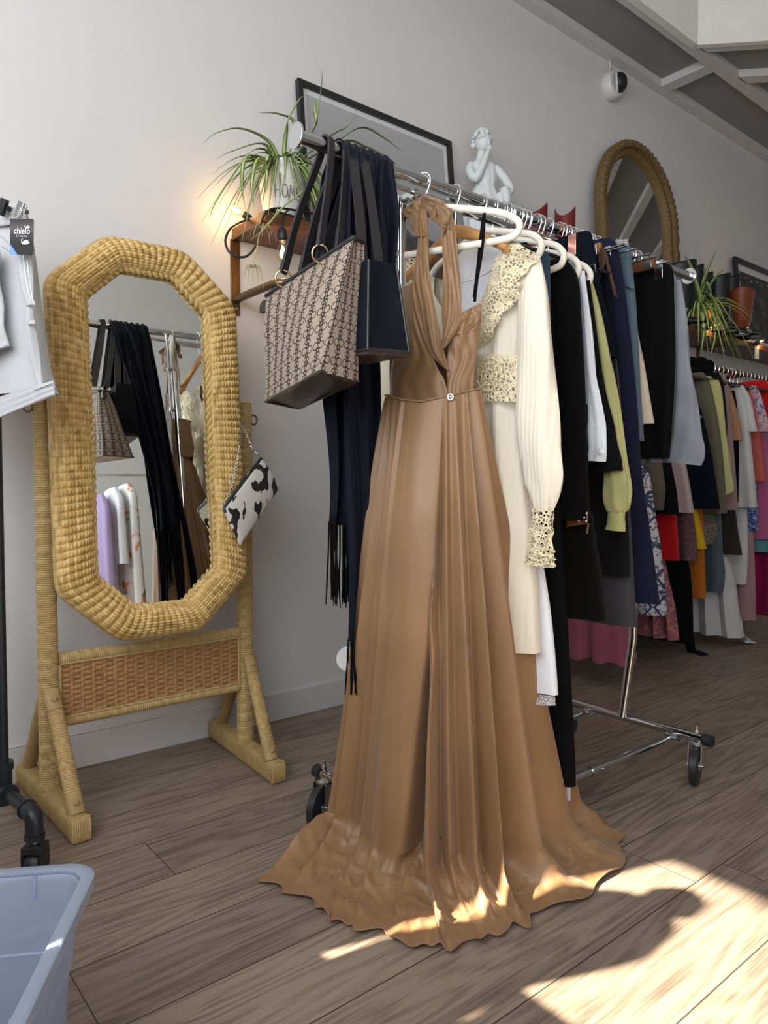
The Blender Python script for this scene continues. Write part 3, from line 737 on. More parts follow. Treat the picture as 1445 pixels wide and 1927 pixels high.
g = G(); g.grid(rows, uv=uvs); bd = g.build('canvas_body', M['tote'], t)
# leather base, turned up at the lower edge
def bl4(q, a, b): return q[0].lerp(q[1], a).lerp(q[3].lerp(q[2], a), b)
g = G(); g.grid([[bl4(bot4, a, b) + Vector((0, 0, .003 - .010 * math.sin(math.pi * a) * math.sin(math.pi * b) + .003 * math.sin(9 * a + 4 * b))) for a in np.linspace(0, 1, 30)] for b in np.linspace(0, 1, 14)]); lb = g.build('leather_base', M['leather_dark'], t, solid=.003)
g = G(); g.tube([bot4[k].lerp(bot4[(k + 1) % 4], s_) + Vector((0, 0, .002)) for k, s_ in per], .0028, 6, closed=True); g.build('base_seam', M['leather_dark'], lb)
g = G(); g.tube([p + Vector((0, 0, .002)) for p in [(top4[k].lerp(top4[(k + 1) % 4], s_)) for k, s_ in per]], .0052, 8, closed=True); g.build('rim_binding', M['strap'], t)
g = G(); g.ball(T1 + Vector((-.005, .02, -.012)), (.006, .014, .010), 8); g.box(tuple(T1 + Vector((-.010, .012, -.032))), tuple(T1 + Vector((.004, .036, -.012)))); g.build('zip_tab', M['strap'], t, bevel=.002)
def torus(gg, c, R, r, nrm, n=28, squash=1):
    nrm = Vector(nrm).normalized(); u = nrm.orthogonal().normalized(); v = nrm.cross(u)
    gg.tube([Vector(c) + u * (R * math.cos(a)) + v * (R * math.sin(a) * squash) for a in np.linspace(0, 2 * math.pi, n + 1)[:-1]], r, 8, closed=True)
for side, xo in (('front', -.020), ('back', .026)):
    ends = []
    for s_ in (.26, .69):
        p = T1.lerp(T2, s_); c = p + Vector((xo * 1.05, 0, .004)); g = G(); torus(g, c + Vector((0, 0, .004)), .0185, .0021, (.25, 1, .25)); 
        rg = g.build('ring', M['gold'], t)
        g = G(); torus(g, p + Vector((xo * .72, 0, -.019)), .0085, .0018, (1, 0, 0), 18); g.build('eyelet', M['gold'], rg)
        ends.append(c + Vector((0, 0, .020)))
    rx = .945 if side == 'front' else .985
    path = [ends[0] + Vector((0, 0, .0)), ends[0].lerp(Vector((rx, RY + .03, RZ - .01)), .5) + Vector((0, .008, 0)), Vector((rx, RY + .021, RZ - .012)), Vector((rx, RY + .013, RZ + .016)), Vector((rx, RY - .011, RZ + .017)), Vector((rx, RY - .021, RZ - .010)), ends[1].lerp(Vector((rx, RY - .03, RZ - .01)), .5), ends[1]]
    sp = strap('shoulder_strap', path, .019, .0055, 'strap', t, (1, .25, 0), 60)
    for e_, nx_ in ((ends[0], path[1]), (ends[1], path[-2])):
        d_ = (nx_ - e_).normalized(); strap('strap_fold', [e_ - d_ * .004, e_ + d_ * .05], .0205, .009, 'strap', sp, (1, .25, 0), 4)

# navy tote behind it
t = thing('tote_bag', 'plain navy nylon tote hung behind the chain-print tote', 'bag', (1.03, RY, 1.05))
TL, TR, BR, BL = P(694, 488, y=1.215), P(746, 497, y=1.205), P(770, 662, y=1.185), P(692, 657, y=1.195)
dy = Vector((-.012, .30, .005))
t4 = [TL + dy, TL, TR, TR + dy]; b4 = [BL + dy, BL, BR, BR + dy]; rows = []
for i in range(25):
    f = i / 24; row = []
    for k, s_ in per:
        p = t4[k].lerp(t4[(k + 1) % 4], s_).lerp(b4[k].lerp(b4[(k + 1) % 4], s_), f)
        nr = [Vector((-1, 0, 0)), Vector((0, -1, 0)), Vector((1, 0, 0)), Vector((0, 1, 0))][k]
        row.append(p + nr * (.010 * math.sin(math.pi * s_) * math.sin(math.pi * f) * (-1 if k == 1 else 1)))
    rows.append(row)
ctr = sum((Vector(b) for b in b4), Vector()) / 4
rows.append([ctr.lerp(p, .96) + Vector((0, 0, -.010)) for p in rows[-1]]); rows.append([ctr.lerp(p, .5) + Vector((0, 0, -.012)) for p in rows[-1]]); rows.append([ctr + Vector((0, 0, -.013))] * len(per))
g = G(); g.grid(rows[:25], cv=True); g.build('nylon_body', M['navy_tote'], t)
g = G(); g.grid(rows[24:], cv=True); g.build('base_panel', M['leather_dark'], t)
g = G()
for k in (1, 2): g.tube([t4[k], b4[k]], .0028, 6)
g.tube([b4[0], b4[1], b4[2], b4[3]], .003, 6); g.build('piping', M['strap'], t)
for xo, s2 in ((0, 0), (.05, 1)):
    e0 = (TL + dy * .12).lerp(TR + dy * .12, .2 + .6 * s2) + Vector((0, 0, -.01)); e1 = (TL + dy * .88).lerp(TR + dy * .88, .2 + .6 * s2); rx = 1.002 + .032 * s2
    strap('shoulder_strap', [e0, e0.lerp(Vector((rx, RY - .03, RZ)), .5), Vector((rx, RY - .023, RZ - .006)), Vector((rx, RY - .010, RZ + .019)), Vector((rx, RY + .012, RZ + .018)), Vector((rx, RY + .023, RZ - .010)), e1.lerp(Vector((rx, RY + .03, RZ)), .5), e1], .024, .004, 'strap', t, (1, 0, 0), 60)

# navy shawls folded over the rail
def sm_(x): return x * x * (3 - 2 * x)
def shawl(label, x0, x1, zf, zb, yf, yb, seed, fr=(1, 1), low=None):
    t = thing('fringed_shawl', label, 'shawl', ((x0 + x1) / 2, RY, RZ))
    path = []
    for i in range(26): path.append((RY - lerp(yf, .021, (i / 25) ** .55), lerp(zf, RZ - .004, i / 25), 1 - i / 25, -1))
    for a in np.linspace(math.pi * .9, math.pi * .1, 7): path.append((RY + .022 * math.cos(a), RZ + .021 * math.sin(a), 0, 0))
    for i in range(26): path.append((RY + lerp(.021, yb, (i / 25) ** .45), lerp(RZ - .004, zb, i / 25), i / 25, 1))
    rows = []; n = 70
    for (y, z, f, sd) in path:
        row = []
        for j in range(n):
            s_ = j / (n - 1); x = lerp(x0, x1, s_)
            if sd > 0 and low: x = lerp(x, lerp(low[0], low[1], s_), sm_(f))
            wv = .016 * f ** .5 * math.sin(5 * math.pi * s_ + seed + 1.5 * f) + .008 * math.sin(13 * s_ + seed * 2 + 3 * f) * (.2 + f) + .004 * math.sin(31 * s_ + seed)
            if sd == 0: wv = 0; row.append(Vector((x, y, z + .004 * math.sin(22 * s_ + seed)))); continue
            row.append(Vector((x + .006 * math.sin(9 * f + 6 * s_), y + sd * .004 + wv, z + .004 * math.sin(11 * s_))))
        rows.append(row)
    g = G(); g.grid(rows); g.build('cloth', M['navy_shawl'], t, solid=.0035)
    for hem, use in ((rows[0], fr[0]), (rows[-1], fr[1])):
        if not use: continue
        g = G()
        for j in range(0, n, 2):
            p = hem[j]; L = use * (.9 + .2 * hsh(j, seed)); dx, dy_ = .012 * (hsh(j, 3) - .5), .014 * (hsh(j, 4) - .5)
            g.tube([p + Vector((0, 0, .006)), p + Vector((dx * .3, dy_ * .3, -L * .35)), p + Vector((dx * .6 + .004 * math.sin(j), dy_, -L * .7)), p + Vector((dx * 1.2, dy_ * 1.3, -L))], [.0026, .0022, .0026, .0016], 5)
        g.build('fringe', M['black'], t)
    return t
shawl('navy satin shawl with black fringe folded over the rail behind the two totes', .975, 1.05, 1.28, P(640, 985, y=1.515).z, .03, .150, 1.0, (0, .20), (P(619, 985, y=1.515).x, P(668, 985, y=1.515).x))
shawl('long dark navy shawl whose fringe almost reaches the floor beside the bronze gown', 1.045, 1.125, 1.30, P(670, 1205, y=1.46).z, .03, .100, 2.7, (0, .13), (P(654, 1205, y=1.46).x, P(735, 1205, y=1.46).x))
t = thing('swing_tag', 'round white paper tag dangling behind the navy shawl fringe', 'tag', P(657, 1240, y=1.53))
c = P(657, 1240, y=1.53); g = G(); g.tube([c + Vector((.0, .0, 0)), c + Vector((.001, .0014, 0))], .034, 32); g.build('card', M['paper'], t, smooth=False)
g = G(); g.tube([c + Vector((0, -.01, .06)), c + Vector((-.004, -.004, .022)), c + Vector((-.012, -.012, -.05)), c + Vector((.006, -.02, -.09)), c + Vector((.014, -.012, -.02))], .0009, 5); g.build('string', M['black'], t)

# ================================================================== bronze silk gown
GO = Vector((1.235, 1.36, 0)); GS = Vector((.407, -.914, 0)).normalized(); GN = Vector((-.914, -.407, 0)).normalized()
def gp(s, n, z): return GO + GS * s + GN * (n + .02 * min(1, z)) + Vector((0, 0, z))
def gpx(u, v, n): return P(u, v, pl=(GO + GN * n, GN))
def gl(p): d = p - GO; return (d.dot(GS), d.dot(GN), p.z)
gown = thing('evening_gown', 'long bronze silk halter gown pooling on the floor from an ivory hanger', 'dress', (1.28, 1.28, 0), None)
# waist, floor contact and hem rings (s, n); front half first, left to right
waist = [(-.072, .015), (-.047, .052), (.0, .070), (.05, .075), (.10, .064), (.14, .030), (.160, -.005), (.13, -.040), (.06, -.055), (0, -.052), (-.05, -.035)]
touch = [(-.165, .060), (-.150, .105), (-.055, .160), (.055, .188), (.165, .165), (.250, .085), (.330, -.14), (.31, -.33), (.16, -.33), (.02, -.22), (-.12, -.10)]
hemf = [gl(P(u, v, z=.0))[:2] for u, v in ((525, 1650), (590, 1707), (660, 1748), (795, 1790), (905, 1775), (1005, 1733), (1160, 1640))]
hem = hemf + [(.41, -.36), (.20, -.44), (.02, -.28), (-.12, -.02)]
NU, NV1, NV2 = 520, 70, 46
Wr, Tr, Hr = interpc(waist, NU), interpc(touch, NU), interpc(hem, NU)
from mathutils import noise as mnoise
_rf = random.Random(21); FOLDS = []
uu_ = 0.0
while uu_ < 1.0:
    sp_ = _rf.uniform(.026, .078); FOLDS.append((uu_ + sp_ / 2, sp_ * _rf.uniform(.20, .36), _rf.uniform(.5, 1.25), _rf.uniform(-1, 1))); uu_ += sp_
def fold(u, v):
    r = 0
    if u > .9 and False: return 0
    for c, w, a, sh in FOLDS:
        d = (u - c - .010 * sh * math.sin(1.5 * v + sh * 3) + .5) % 1 - .5
        if abs(d) < 3.2 * w: r += a * math.exp(-(d / w) ** 2)
    return 1.6 * r - .8
def sm(x): x = max(0, min(1, x)); return x * x * (3 - 2 * x)
def panel(u, v):
    """flat wrap-over panel in the middle of the front, and the deep gap beside its free edge"""
    l_, r_ = lerp(.160, .085, v), lerp(.352, .200, v)
    return sm((u - l_) / .022) * (1 - sm((u - r_) / .005)), math.exp(-((u - r_ - .012) / .010) ** 2)
rows = []
for i in range(NV1 + NV2 + 1):
    row = []
    for j in range(NU):
        u = j / NU; w_ = Vector(Wr[j]); tt = Vector(Tr[j]); h = Vector(Hr[j])
        out = (tt - Vector((.06, -.03))).normalized()
        wz = 1.168 - .016 * math.cos(2 * math.pi * (u - .24)) if True else 0
        wz -= .012 * max(0, 1 - abs(u - .26) / .2)
        if i <= NV1:
            f = i / NV1; z = lerp(wz, .085, f); p = w_.lerp(tt, .93 * f ** 1.02)
        else:
            f = (i - NV1) / NV2; A_ = w_.lerp(tt, .93); B_ = tt; zA = .085
            q1 = .0; p = A_ * (1 - f) ** 2 + B_ * (2 * f * (1 - f)) + h * f * f; z = zA * (1 - f) ** 2 + .004 + .0 * f
        g0 = i / (NV1 + NV2); ins, gap = panel(u, g0)
        fo = lerp(fold(u, i / 40.0), .25 * math.sin(30 * u + 2 * g0), ins * (.97 - .5 * g0 ** 4)) - 1.0 * gap * min(1, 3 * g0)
        g1 = min(1, i / NV1); amp = .004 + .040 * g1 ** .85
        if i <= NV1:
            p = p + out * (amp * fo + .011 * ins * min(1, g1 * 4)); wob = 0
        else:
            k = (1 - f); p = p + out * ((amp * fo + .011 * ins) * (1 - .62 * f))
            hgt_ = max(0, fo) * .036 * math.sin(math.pi * min(1, .25 + f * .75)) * f ** .5 * (1 - .75 * f ** 3)
            q_ = mnoise.noise(Vector((p.x * 11, p.y * 11, 1.3))); q2 = mnoise.noise(Vector((p.x * 24 + 2 * q_, p.y * 24, 4.1)))
            wr_ = (.013 * max(0, 1 - abs(q_) * 3.0) + .007 * max(0, 1 - abs(q2) * 3.2)) * math.sin(math.pi * min(1, f)) ** .7
            ruf = .007 * f ** 8 * (.5 + .5 * math.sin(2 * math.pi * 31 * u + 2 * math.sin(2 * math.pi * 7 * u))) 
            z = z + hgt_ + max(-.002, wr_) * .9 + ruf + .003
            z = max(.004, z)
        row.append(gp(p.x, p.y, z))
    rows.append(row)
g = G(); g.grid(rows, cv=True); sk = g.build('skirt', M['gown'], gown)
g = G(); g.tube(rows[-1], .0021, 5, closed=True); g.build('rolled_hem', M['gown_in'], sk)
g = G(); g.tube([Vector(p) + Vector((0, 0, .004)) for p in rows[0]], .0026, 6, closed=True); g.build('waist_seam', M['gown'], gown)
# bodice: sheets of cloth between a left and a right edge
def sheet(name, left, right, nfun, root, mat='gown', rows_n=44, cols=22, th=.0022, wr=.003, seed=0):
    """left/right: pixel edges on the gown's plane, top to bottom; nfun(s across, f down) = distance in front of the plane"""
    L, R_ = interp(left, rows_n), interp(right, rows_n); rr = []
    for i in range(rows_n):
        f = i / (rows_n - 1); row = []
        for j in range(cols):
            s_ = j / (cols - 1); n_ = nfun(s_, f) + wr * math.sin(9 * s_ + 7 * f + seed) * math.sin(math.pi * s_) + wr * .6 * math.sin(21 * s_ + 3 * math.sin(9 * f) + seed)
            row.append(gpx(lerp(L[i][0], R_[i][0], s_), lerp(L[i][1], R_[i][1], s_), n_))
        rr.append(row)
    g = G(); g.grid(rr); return g.build(name, M[mat], root, solid=th)
bod = sheet('bodice', [(752, 545), (757, 560), (750, 610), (742, 660), (735, 700), (734, 756)], [(779, 530), (790, 590), (806, 650), (822, 690), (836, 715), (846, 757)], lambda s, f: .012 + .052 * math.sin(math.pi * (.08 + .42 * s)) * (.7 + .3 * f), gown, seed=1)
sheet('bodice', [(852, 615), (846, 640), (842, 670), (840, 695), (842, 720), (840, 757)], [(904, 572), (906, 592), (900, 640), (895, 680), (892, 710), (892, 756)], lambda s, f: .012 + .050 * math.sin(math.pi * (.50 + .46 * s)) * (.75 + .25 * f), gown, seed=3)
sheet('bodice', [(590 + 275, 590), (866, 600), (858, 615), (852, 625)], [(904, 571), (905, 585), (900, 610), (880, 640)], lambda s, f: .05 - .03 * s + .01 * f, gown, seed=4, rows_n=20)
sheet('bodice_back', [(735, 640), (733, 700), (735, 756)], [(892, 640), (893, 700), (893, 756)], lambda s, f: -.048 * math.sin(math.pi * s) - .004, gown, 'gown_in', seed=2)
sheet('halter_strap', [(770, 392), (786, 440), (782, 490), (776, 530), (783, 575), (797, 632), (815, 672), (842, 697)], [(803, 392), (806, 440), (807, 500), (812, 545), (819, 585), (829, 632), (837, 668), (845, 696)], lambda s, f: .016 + .050 * f + .008 * math.sin(math.pi * s), gown, seed=5, wr=.0028)
sheet('halter_strap', [(815, 392), (830, 440), (833, 480), (834, 530), (831, 580), (833, 615), (833, 640), (834, 654)], [(850, 392), (858, 440), (863, 500), (867, 560), (868, 598), (861, 620), (848, 640), (836, 655)], lambda s, f: .016 + .056 * f + .010 * math.sin(math.pi * s), gown, seed=8, wr=.0028)
# cloth bunched over the hanger's neck
for i, (lf, rt, n0, n1) in enumerate((([(757, 396), (768, 415), (781, 445)], [(797, 366), (800, 400), (806, 445)], .012, .020), ([(792, 368), (802, 392), (814, 415)], [(806, 369), (838, 384), (858, 440)], .030, .022), ([(797, 367), (826, 378), (848, 402)], [(799, 372), (823, 400), (834, 445)], .040, .030), ([(757, 396), (762, 405), (765, 412)], [(800, 367), (822, 385), (850, 405)], -.02, -.03))):
    sheet('neck_drape', lf, rt, lambda s, f, n0=n0, n1=n1: lerp(n0, n1, f) + .014 * math.sin(math.pi * s), gown, rows_n=24, cols=24, seed=i * 2, wr=.006, th=.003)
g = G(); c = gpx(848, 747, .083); g.ball(c, (.006, .006, .006), 8); g.tube([c - GN * .006, c + GN * .002], .008, 12); g.build('button', M['steel'], gown)
rib = [gpx(911, 404, .009), gpx(910, 440, .011), gpx(905, 485, .012), gpx(898, 525, .008), gpx(893, 568, .012)]
strap('hanging_ribbon', rib, .0075, .0012, 'black', gown, tuple(GS), 24)
strap('hanging_ribbon', [gpx(911, 404, .009), gpx(911, 402, -.010), gpx(905, 440, -.012), gpx(899, 500, -.012), gpx(892, 560, -.02)], .0075, .0012, 'black', gown, tuple(GS), 24)
# its hanger (turned a little towards the room)
h = velvet_hanger(0, 'ivory velvet hanger turned to the room, carrying the bronze gown', None, half=.245, drop=.055)
h.location = (1.240, RY, RZ); h.rotation_euler.z = math.atan2(-GS.x, GS.y) + math.pi
for ch in h.children:
    me = ch.data

# ================================================================== clothes along the rolling rack
GR = 'clothes hanging on the rolling rack'; HG = 'hangers on the rolling rack'
# cream lace dress
wood_hanger(1.352, 'light wooden hanger behind the bronze gown, under the cream lace dress', HG, half=.20, drop=.092)
cr = thing('lace_dress', 'cream long-sleeved seersucker dress with crochet lace collar, waist and cuffs', 'dress', (1.40, RY, 1.55), GR)
garment('', '', '', 'cream', 1.40, [(950, 462), (985, 478), (992, 540), (985, 600), (976, 672), (975, 755), (980, 850), (990, 950), (1003, 1080), (1010, 1230)], root=cr, part='body', t=.028, amp=.010, k=8, neck=.16, neckw=.16, seed=2, fan=2.0)
sleeve(cr, 'cream', 1.375, [(995, 488), (1003, 560), (1005, 640), (1006, 730), (1013, 820), (1021, 890), (1024, 925), (1022, 960)], [.030, .040, .050, .054, .058, .052, .040, .026], tx=.55, seed=1)
ypt = lambda q: 2 * RY - q
sleeve(cr, 'cream', 1.41, [(735, 560), (728, 650), (724, 760), (724, 860)], [.030, .045, .05, .03], tx=.55, seed=3)
def flat(name, mat, root, x, left, right, rows_n=26, cols=40, bul=.012, ruf=.006, fr=9, th=.0015, seed=0, scal=0):
    """a cloth piece between two edges seen in the photo, lying on the plane x (or on x = (point, normal))"""
    L, R_ = interp(left, rows_n), interp(right, rows_n); rr = []
    pl = x if isinstance(x, tuple) else (Vector((x, 0, 0)), Vector((-1, 0, 0))); nr = pl[1].normalized()
    for i in range(rows_n):
        f = i / (rows_n - 1); row = []
        for j in range(cols):
            s_ = j / (cols - 1); e = 1 + scal * abs(math.sin(rows_n * .42 * f)) * s_ ** 4
            p = P(lerp(L[i][0], R_[i][0], s_ * e), lerp(L[i][1], R_[i][1], s_ * e), pl=pl) + nr * (bul * math.sin(math.pi * s_) + ruf * (.4 + .6 * s_) * math.sin(fr * f * 2 * math.pi / 3 + 4 * s_ + seed)); row.append(p)
        rr.append(row)
    g = G(); g.grid(rr); return g.build(name, M[mat], root, solid=th)
flat('lace_collar', 'lace', cr, 1.350, [(957, 461), (930, 492), (915, 540), (903, 585), (895, 622), (890, 640)], [(1012, 478), (985, 515), (973, 552), (950, 585), (925, 630), (897, 652)], ruf=.009, fr=7, rows_n=60, scal=.10)
flat('lace_collar', 'lace', cr, 1.350, [(757, 482), (757, 510), (757, 535), (760, 560)], [(786, 488), (784, 512), (780, 532), (766, 560)], ruf=.005, fr=5, seed=2)
flat('lace_collar', 'lace', cr, 1.352, [(945, 458), (957, 456), (975, 456)], [(945, 480), (985, 476), (1014, 480)], ruf=.003, fr=3, rows_n=14)
flat('lace_waistband', 'lace', cr, 1.362, [(862, 668), (862, 700), (864, 730), (866, 757)], [(979, 667), (978, 700), (977, 730), (976, 757)], ruf=.002, fr=2, bul=.012)
g = G()
for zc, r_ in (((920, 705), .040), ((920, 705), .026), ((920, 705), .012)): torus(g, P(*zc, x=1.343), r_, .0018, (1, 0, 0), 36)
for k in range(12):
    c = P(920, 705, x=1.343); a = k * math.pi / 6; g.tube([c + Vector((0, .012 * math.cos(a), .012 * math.sin(a))), c + Vector((0, .040 * math.cos(a), .040 * math.sin(a)))], .0012, 5)
g.build('crochet_medallion', M['lace'], cr)
sleeve(cr, 'lace', 1.375, [(1021, 948), (1019, 985), (1017, 1010), (1016, 1062)], [.026, .030, .031, .034], tx=.6, name='lace_cuff', wr=.16, k=7)
sleeve(cr, 'lace', 1.374, [(1018, 1030), (1016, 1064)], [.034, .037], tx=.6, name='cuff_frill', wr=.2, k=9, lev=14)
flat('lining', 'cream_in', cr, 1.432, [(838, 515), (835, 560), (838, 640)], [(945, 508), (940, 560), (930, 640)], bul=-.004, ruf=.002)
g = G(); g.tube([P(866, 520, x=1.40), P(864, 560, x=1.40), P(868, 600, x=1.40)], .002, 6); g.build('drawstring', M['cream_in'], cr)
# white dresses behind
velvet_hanger(1.452, 'ivory hanger just behind the wooden one, with a white dress on it', HG, half=.20)
w1 = garment('white_dress', 'long white cotton dress with lace hem hanging behind the cream lace dress', 'dress', 'white_cotton', 1.455, [(940, 452), (968, 500), (975, 600), (978, 750), (988, 880), (1002, 960), (1018, 1050), (1034, 1150), (1044, 1250), (1048, 1308)], t=.022, amp=.010, k=7, seed=4, group=GR, neck=.10, neckw=.12)
e_ = [(lambda p: (p.y, p.z))(P(u, v, x=1.47)) for u, v in ((1048, 1306), (1049, 1326))]
g = G(); g.grid(bodyrings(1.455, e_, RY, t=.03, amp=.010, k=7, n=160, lev=8, seed=4, bottom_wave=.006), cv=True); g.build('lace_hem', M['white_lace'], w1)
garment('white_slip', 'short white satin slip seen through the neckline of the cream lace dress', 'dress', 'white_cotton', 1.43, [(905, 450), (945, 470), (955, 520), (960, 600), (966, 700), (970, 800), (982, 880), (985, 893)], t=.014, amp=.004, k=6, seed=9, group=GR)
# dark denim piece, black velvet dress, black trousers
garment('denim_dungarees', 'dark blue denim dungarees with only a strap showing between two ivory hangers', 'dungarees', 'denim_dk', 1.505, [(1018, 470), (1032, 480), (1034, 540), (1036, 700), (1042, 850)], t=.016, seed=3, group=GR)
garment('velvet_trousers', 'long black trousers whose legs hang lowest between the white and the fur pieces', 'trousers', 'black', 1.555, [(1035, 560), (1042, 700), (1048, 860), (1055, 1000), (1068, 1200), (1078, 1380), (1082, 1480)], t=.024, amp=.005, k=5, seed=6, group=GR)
c = P(1069, 1490, x=1.545); t = thing('size_sticker', 'small white plastic strip below the black trouser hem', 'tag', c, None)
g = G(); g.box((c.x - .001, c.y - .006, c.z - .022), (c.x + .001, c.y + .006, c.z + .018)); g.build('strip', M['paper'], t, smooth=False)
velvet_hanger(1.562, 'ivory hanger with a broad rounded end over the black velvet dress', HG, half=.185)
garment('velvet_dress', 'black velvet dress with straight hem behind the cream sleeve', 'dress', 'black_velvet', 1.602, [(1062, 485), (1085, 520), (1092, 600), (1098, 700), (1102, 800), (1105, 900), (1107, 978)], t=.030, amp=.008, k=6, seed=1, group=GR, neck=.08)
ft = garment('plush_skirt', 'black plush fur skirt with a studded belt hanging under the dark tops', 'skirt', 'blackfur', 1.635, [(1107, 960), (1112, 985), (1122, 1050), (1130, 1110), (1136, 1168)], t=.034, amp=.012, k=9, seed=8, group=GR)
sb = flat('studded_belt', 'drawerwood', ft, 1.595, [(1064, 966), (1064, 992)], [(1106, 962), (1106, 986)], rows_n=6, cols=14, bul=.002, ruf=.0)
g = G()
for u, v in ((1068, 970), (1080, 976), (1098, 974), (1103, 966), (1102, 981), (1088, 980)): g.ball(P(u, v, x=1.588), (.003, .005, .004), 6)
g.build('stud', M['steel'], sb)
g = G(); g.tube([P(1107, 985, x=1.588), P(1104, 1004, x=1.588)], .003, 6); g.build('gold_tab', M['gold'], ft)
# white shirt, black blouse, green blouse
velvet_hanger(1.640, 'ivory hanger inside the collar of the white linen shirt', HG, half=.175, drop=.085)
ws = garment('linen_shirt', 'white linen shirt whose buttoned cuff hangs beside the black velvet dress', 'shirt', 'white_linen', 1.665, [(1075, 490), (1097, 515), (1100, 600), (1103, 700), (1104, 760)], t=.016, amp=.005, k=6, seed=2, group=GR)
sleeve(ws, 'white_linen', 1.655, [(1094, 512), (1104, 600), (1112, 700), (1120, 780), (1123, 835), (1121, 868)], [.010, .012, .015, .021, .026, .024], tx=.5, seed=4, wr=.2)
g = G(); g.ball(P(1129, 849, x=1.625), (.003, .008, .008), 8); g.build('cuff_button', M['ceramic'], ws)
bk = garment('black_blouse', 'thin black blouse with a pleated flared sleeve behind the white shirt', 'blouse', 'black', 1.69, [(1080, 500), (1104, 530), (1110, 620), (1114, 760), (1118, 850)], t=.014, amp=.004, seed=5, group=GR)
sleeve(bk, 'black', 1.688, [(1102, 530), (1113, 640), (1127, 760), (1138, 830), (1142, 888)], [.014, .018, .026, .036, .043], tx=.4, seed=5, wr=.10, k=11)
velvet_hanger(1.700, 'ivory hanger with the chartreuse blouse, its end showing under the navy skirt', HG, half=.17, drop=.095)
gb = garment('satin_blouse', 'chartreuse satin blouse with a long gathered sleeve', 'blouse', 'green', 1.73, [(1085, 505), (1108, 530), (1122, 600), (1126, 700), (1130, 800)], t=.016, amp=.005, seed=7, group=GR)
sleeve(gb, 'green', 1.717, [(1104, 522), (1122, 600), (1138, 690), (1150, 780), (1157, 860), (1160, 920), (1160, 955), (1160, 966)], [.012, .018, .021, .026, .034, .038, .034, .022], tx=.55, seed=2, wr=.14, k=7)
sleeve(gb, 'green', 1.717, [(1160, 962), (1159, 982), (1158, 998)], [.024, .026, .029], tx=.6, name='cuff', wr=.05, lev=12)
# clip-hung skirts and trousers
clip_hanger(1.785, 'rose copper clip hanger holding up the ink navy skirt', HG, P(1081, 440, x=1.785).y, drop=.05, mat='copper', cliph=.062)
nk = garment('wrap_skirt', 'ink navy skirt with a silver ring buckle, clipped to the rose copper hanger', 'skirt', 'dknavy', 1.795, [(1098, 437), (1112, 440), (1122, 500), (1134, 560), (1150, 620), (1160, 672)], t=.018, amp=.004, k=5, seed=3, group=GR)
g = G(); bc = [P(u, v, x=1.772) for u, v in ((1108, 500), (1119, 497), (1121, 512), (1110, 514))]; g.tube(bc, .002, 6, closed=True); g.build('ring_buckle', M['steel'], nk)
garment('midi_skirt', 'plain charcoal skirt ending at knee height below the chartreuse cuff', 'skirt', 'charcoal', 1.83, [(1150, 640), (1165, 760), (1176, 900), (1182, 1000), (1185, 1085)], t=.018, amp=.004, seed=5, group=GR)
garment('suit_trousers', 'grey suiting trousers hanging lowest behind the plush skirt', 'trousers', 'grey_wool', 1.87, [(1155, 660), (1170, 800), (1183, 950), (1190, 1080), (1196, 1180)], t=.024, amp=.005, k=3, seed=8, group=GR)
clip_hanger(1.892, 'wooden-barred clip hanger above the skirt with the brown tie', HG, P(1120, 455, x=1.892).y, drop=.05, mat='steel', wood='woodclip', cliph=.03)
tb = garment('tie_skirt', 'dark navy skirt with a brown suede tie at the waist', 'skirt', 'dknavy', 1.902, [(1128, 470), (1138, 480), (1150, 560), (1160, 640), (1163, 672)], t=.016, amp=.004, seed=9, group=GR)
flat('suede_tie', 'leather_brown', tb, 1.875, [(1128, 468), (1126, 490), (1131, 512)], [(1134, 466), (1143, 482), (1132, 514)], rows_n=10, cols=8, bul=.003, ruf=0)
flat('suede_tie', 'leather_brown', tb, 1.875, [(1138, 484), (1146, 520), (1155, 556)], [(1143, 482), (1153, 524), (1162, 560)], rows_n=14, cols=6, bul=.003, ruf=.001)
flat('suede_tie', 'leather_brown', tb, 1.88, [(1128, 490), (1127, 515), (1124, 530)], [(1133, 495), (1131, 515), (1126, 532)], rows_n=10, cols=6, bul=.002, ruf=.001)
nt = garment('wide_trousers', 'long navy wide-leg trousers with a fine crease, ending above the chrome upright', 'trousers', 'navy', 1.955, [(1130, 452), (1156, 454), (1170, 520), (1184, 630), (1197, 760), (1205, 880), (1224, 1020), (1240, 1137)], t=.026, amp=.003, k=2, seed=1, group=GR)
clip_hanger(1.945, 'steel clip hanger holding the navy wide trousers', HG, P(1146, 453, x=1.945).y, drop=.045, mat='steel', cliph=.03)
jn = garment('denim_jeans', 'washed blue jeans with a frayed waistband', 'jeans', 'denim', 2.02, [(1160, 457), (1182, 459), (1188, 500), (1194, 560), (1199, 640), (1204, 740), (1210, 830)], t=.020, amp=.003, k=3, seed=3, group=GR)
g = G()
for u in range(1160, 1184, 2): 
    p = P(u, 460, x=2.0); g.tube([p, p + Vector((-.003, .002 * hsh(u), .012 + .006 * hsh(u, 2)))], .0012, 4)
g.build('frayed_edge', M['white_denim'], jn)
flat('hip_pocket', 'denim', jn, 1.998, [(1170, 520), (1172, 536)], [(1192, 528), (1192, 545)], rows_n=8, cols=10, bul=.004, ruf=0)
garment('cloth_trousers', 'oat beige trousers showing as a narrow strip behind the jeans', 'trousers', 'beige', 2.07, [(1190, 560), (1200, 630), (1212, 690), (1222, 750), (1230, 797)], t=.018, amp=.003, seed=4, group=GR)
t = clip_hanger(2.14, 'brown wooden hanger behind the jeans with no garment hiding it', HG, P(1222, 493, x=2.14).y, drop=.055, mat='steel', wood='wooddark', cliph=.02)
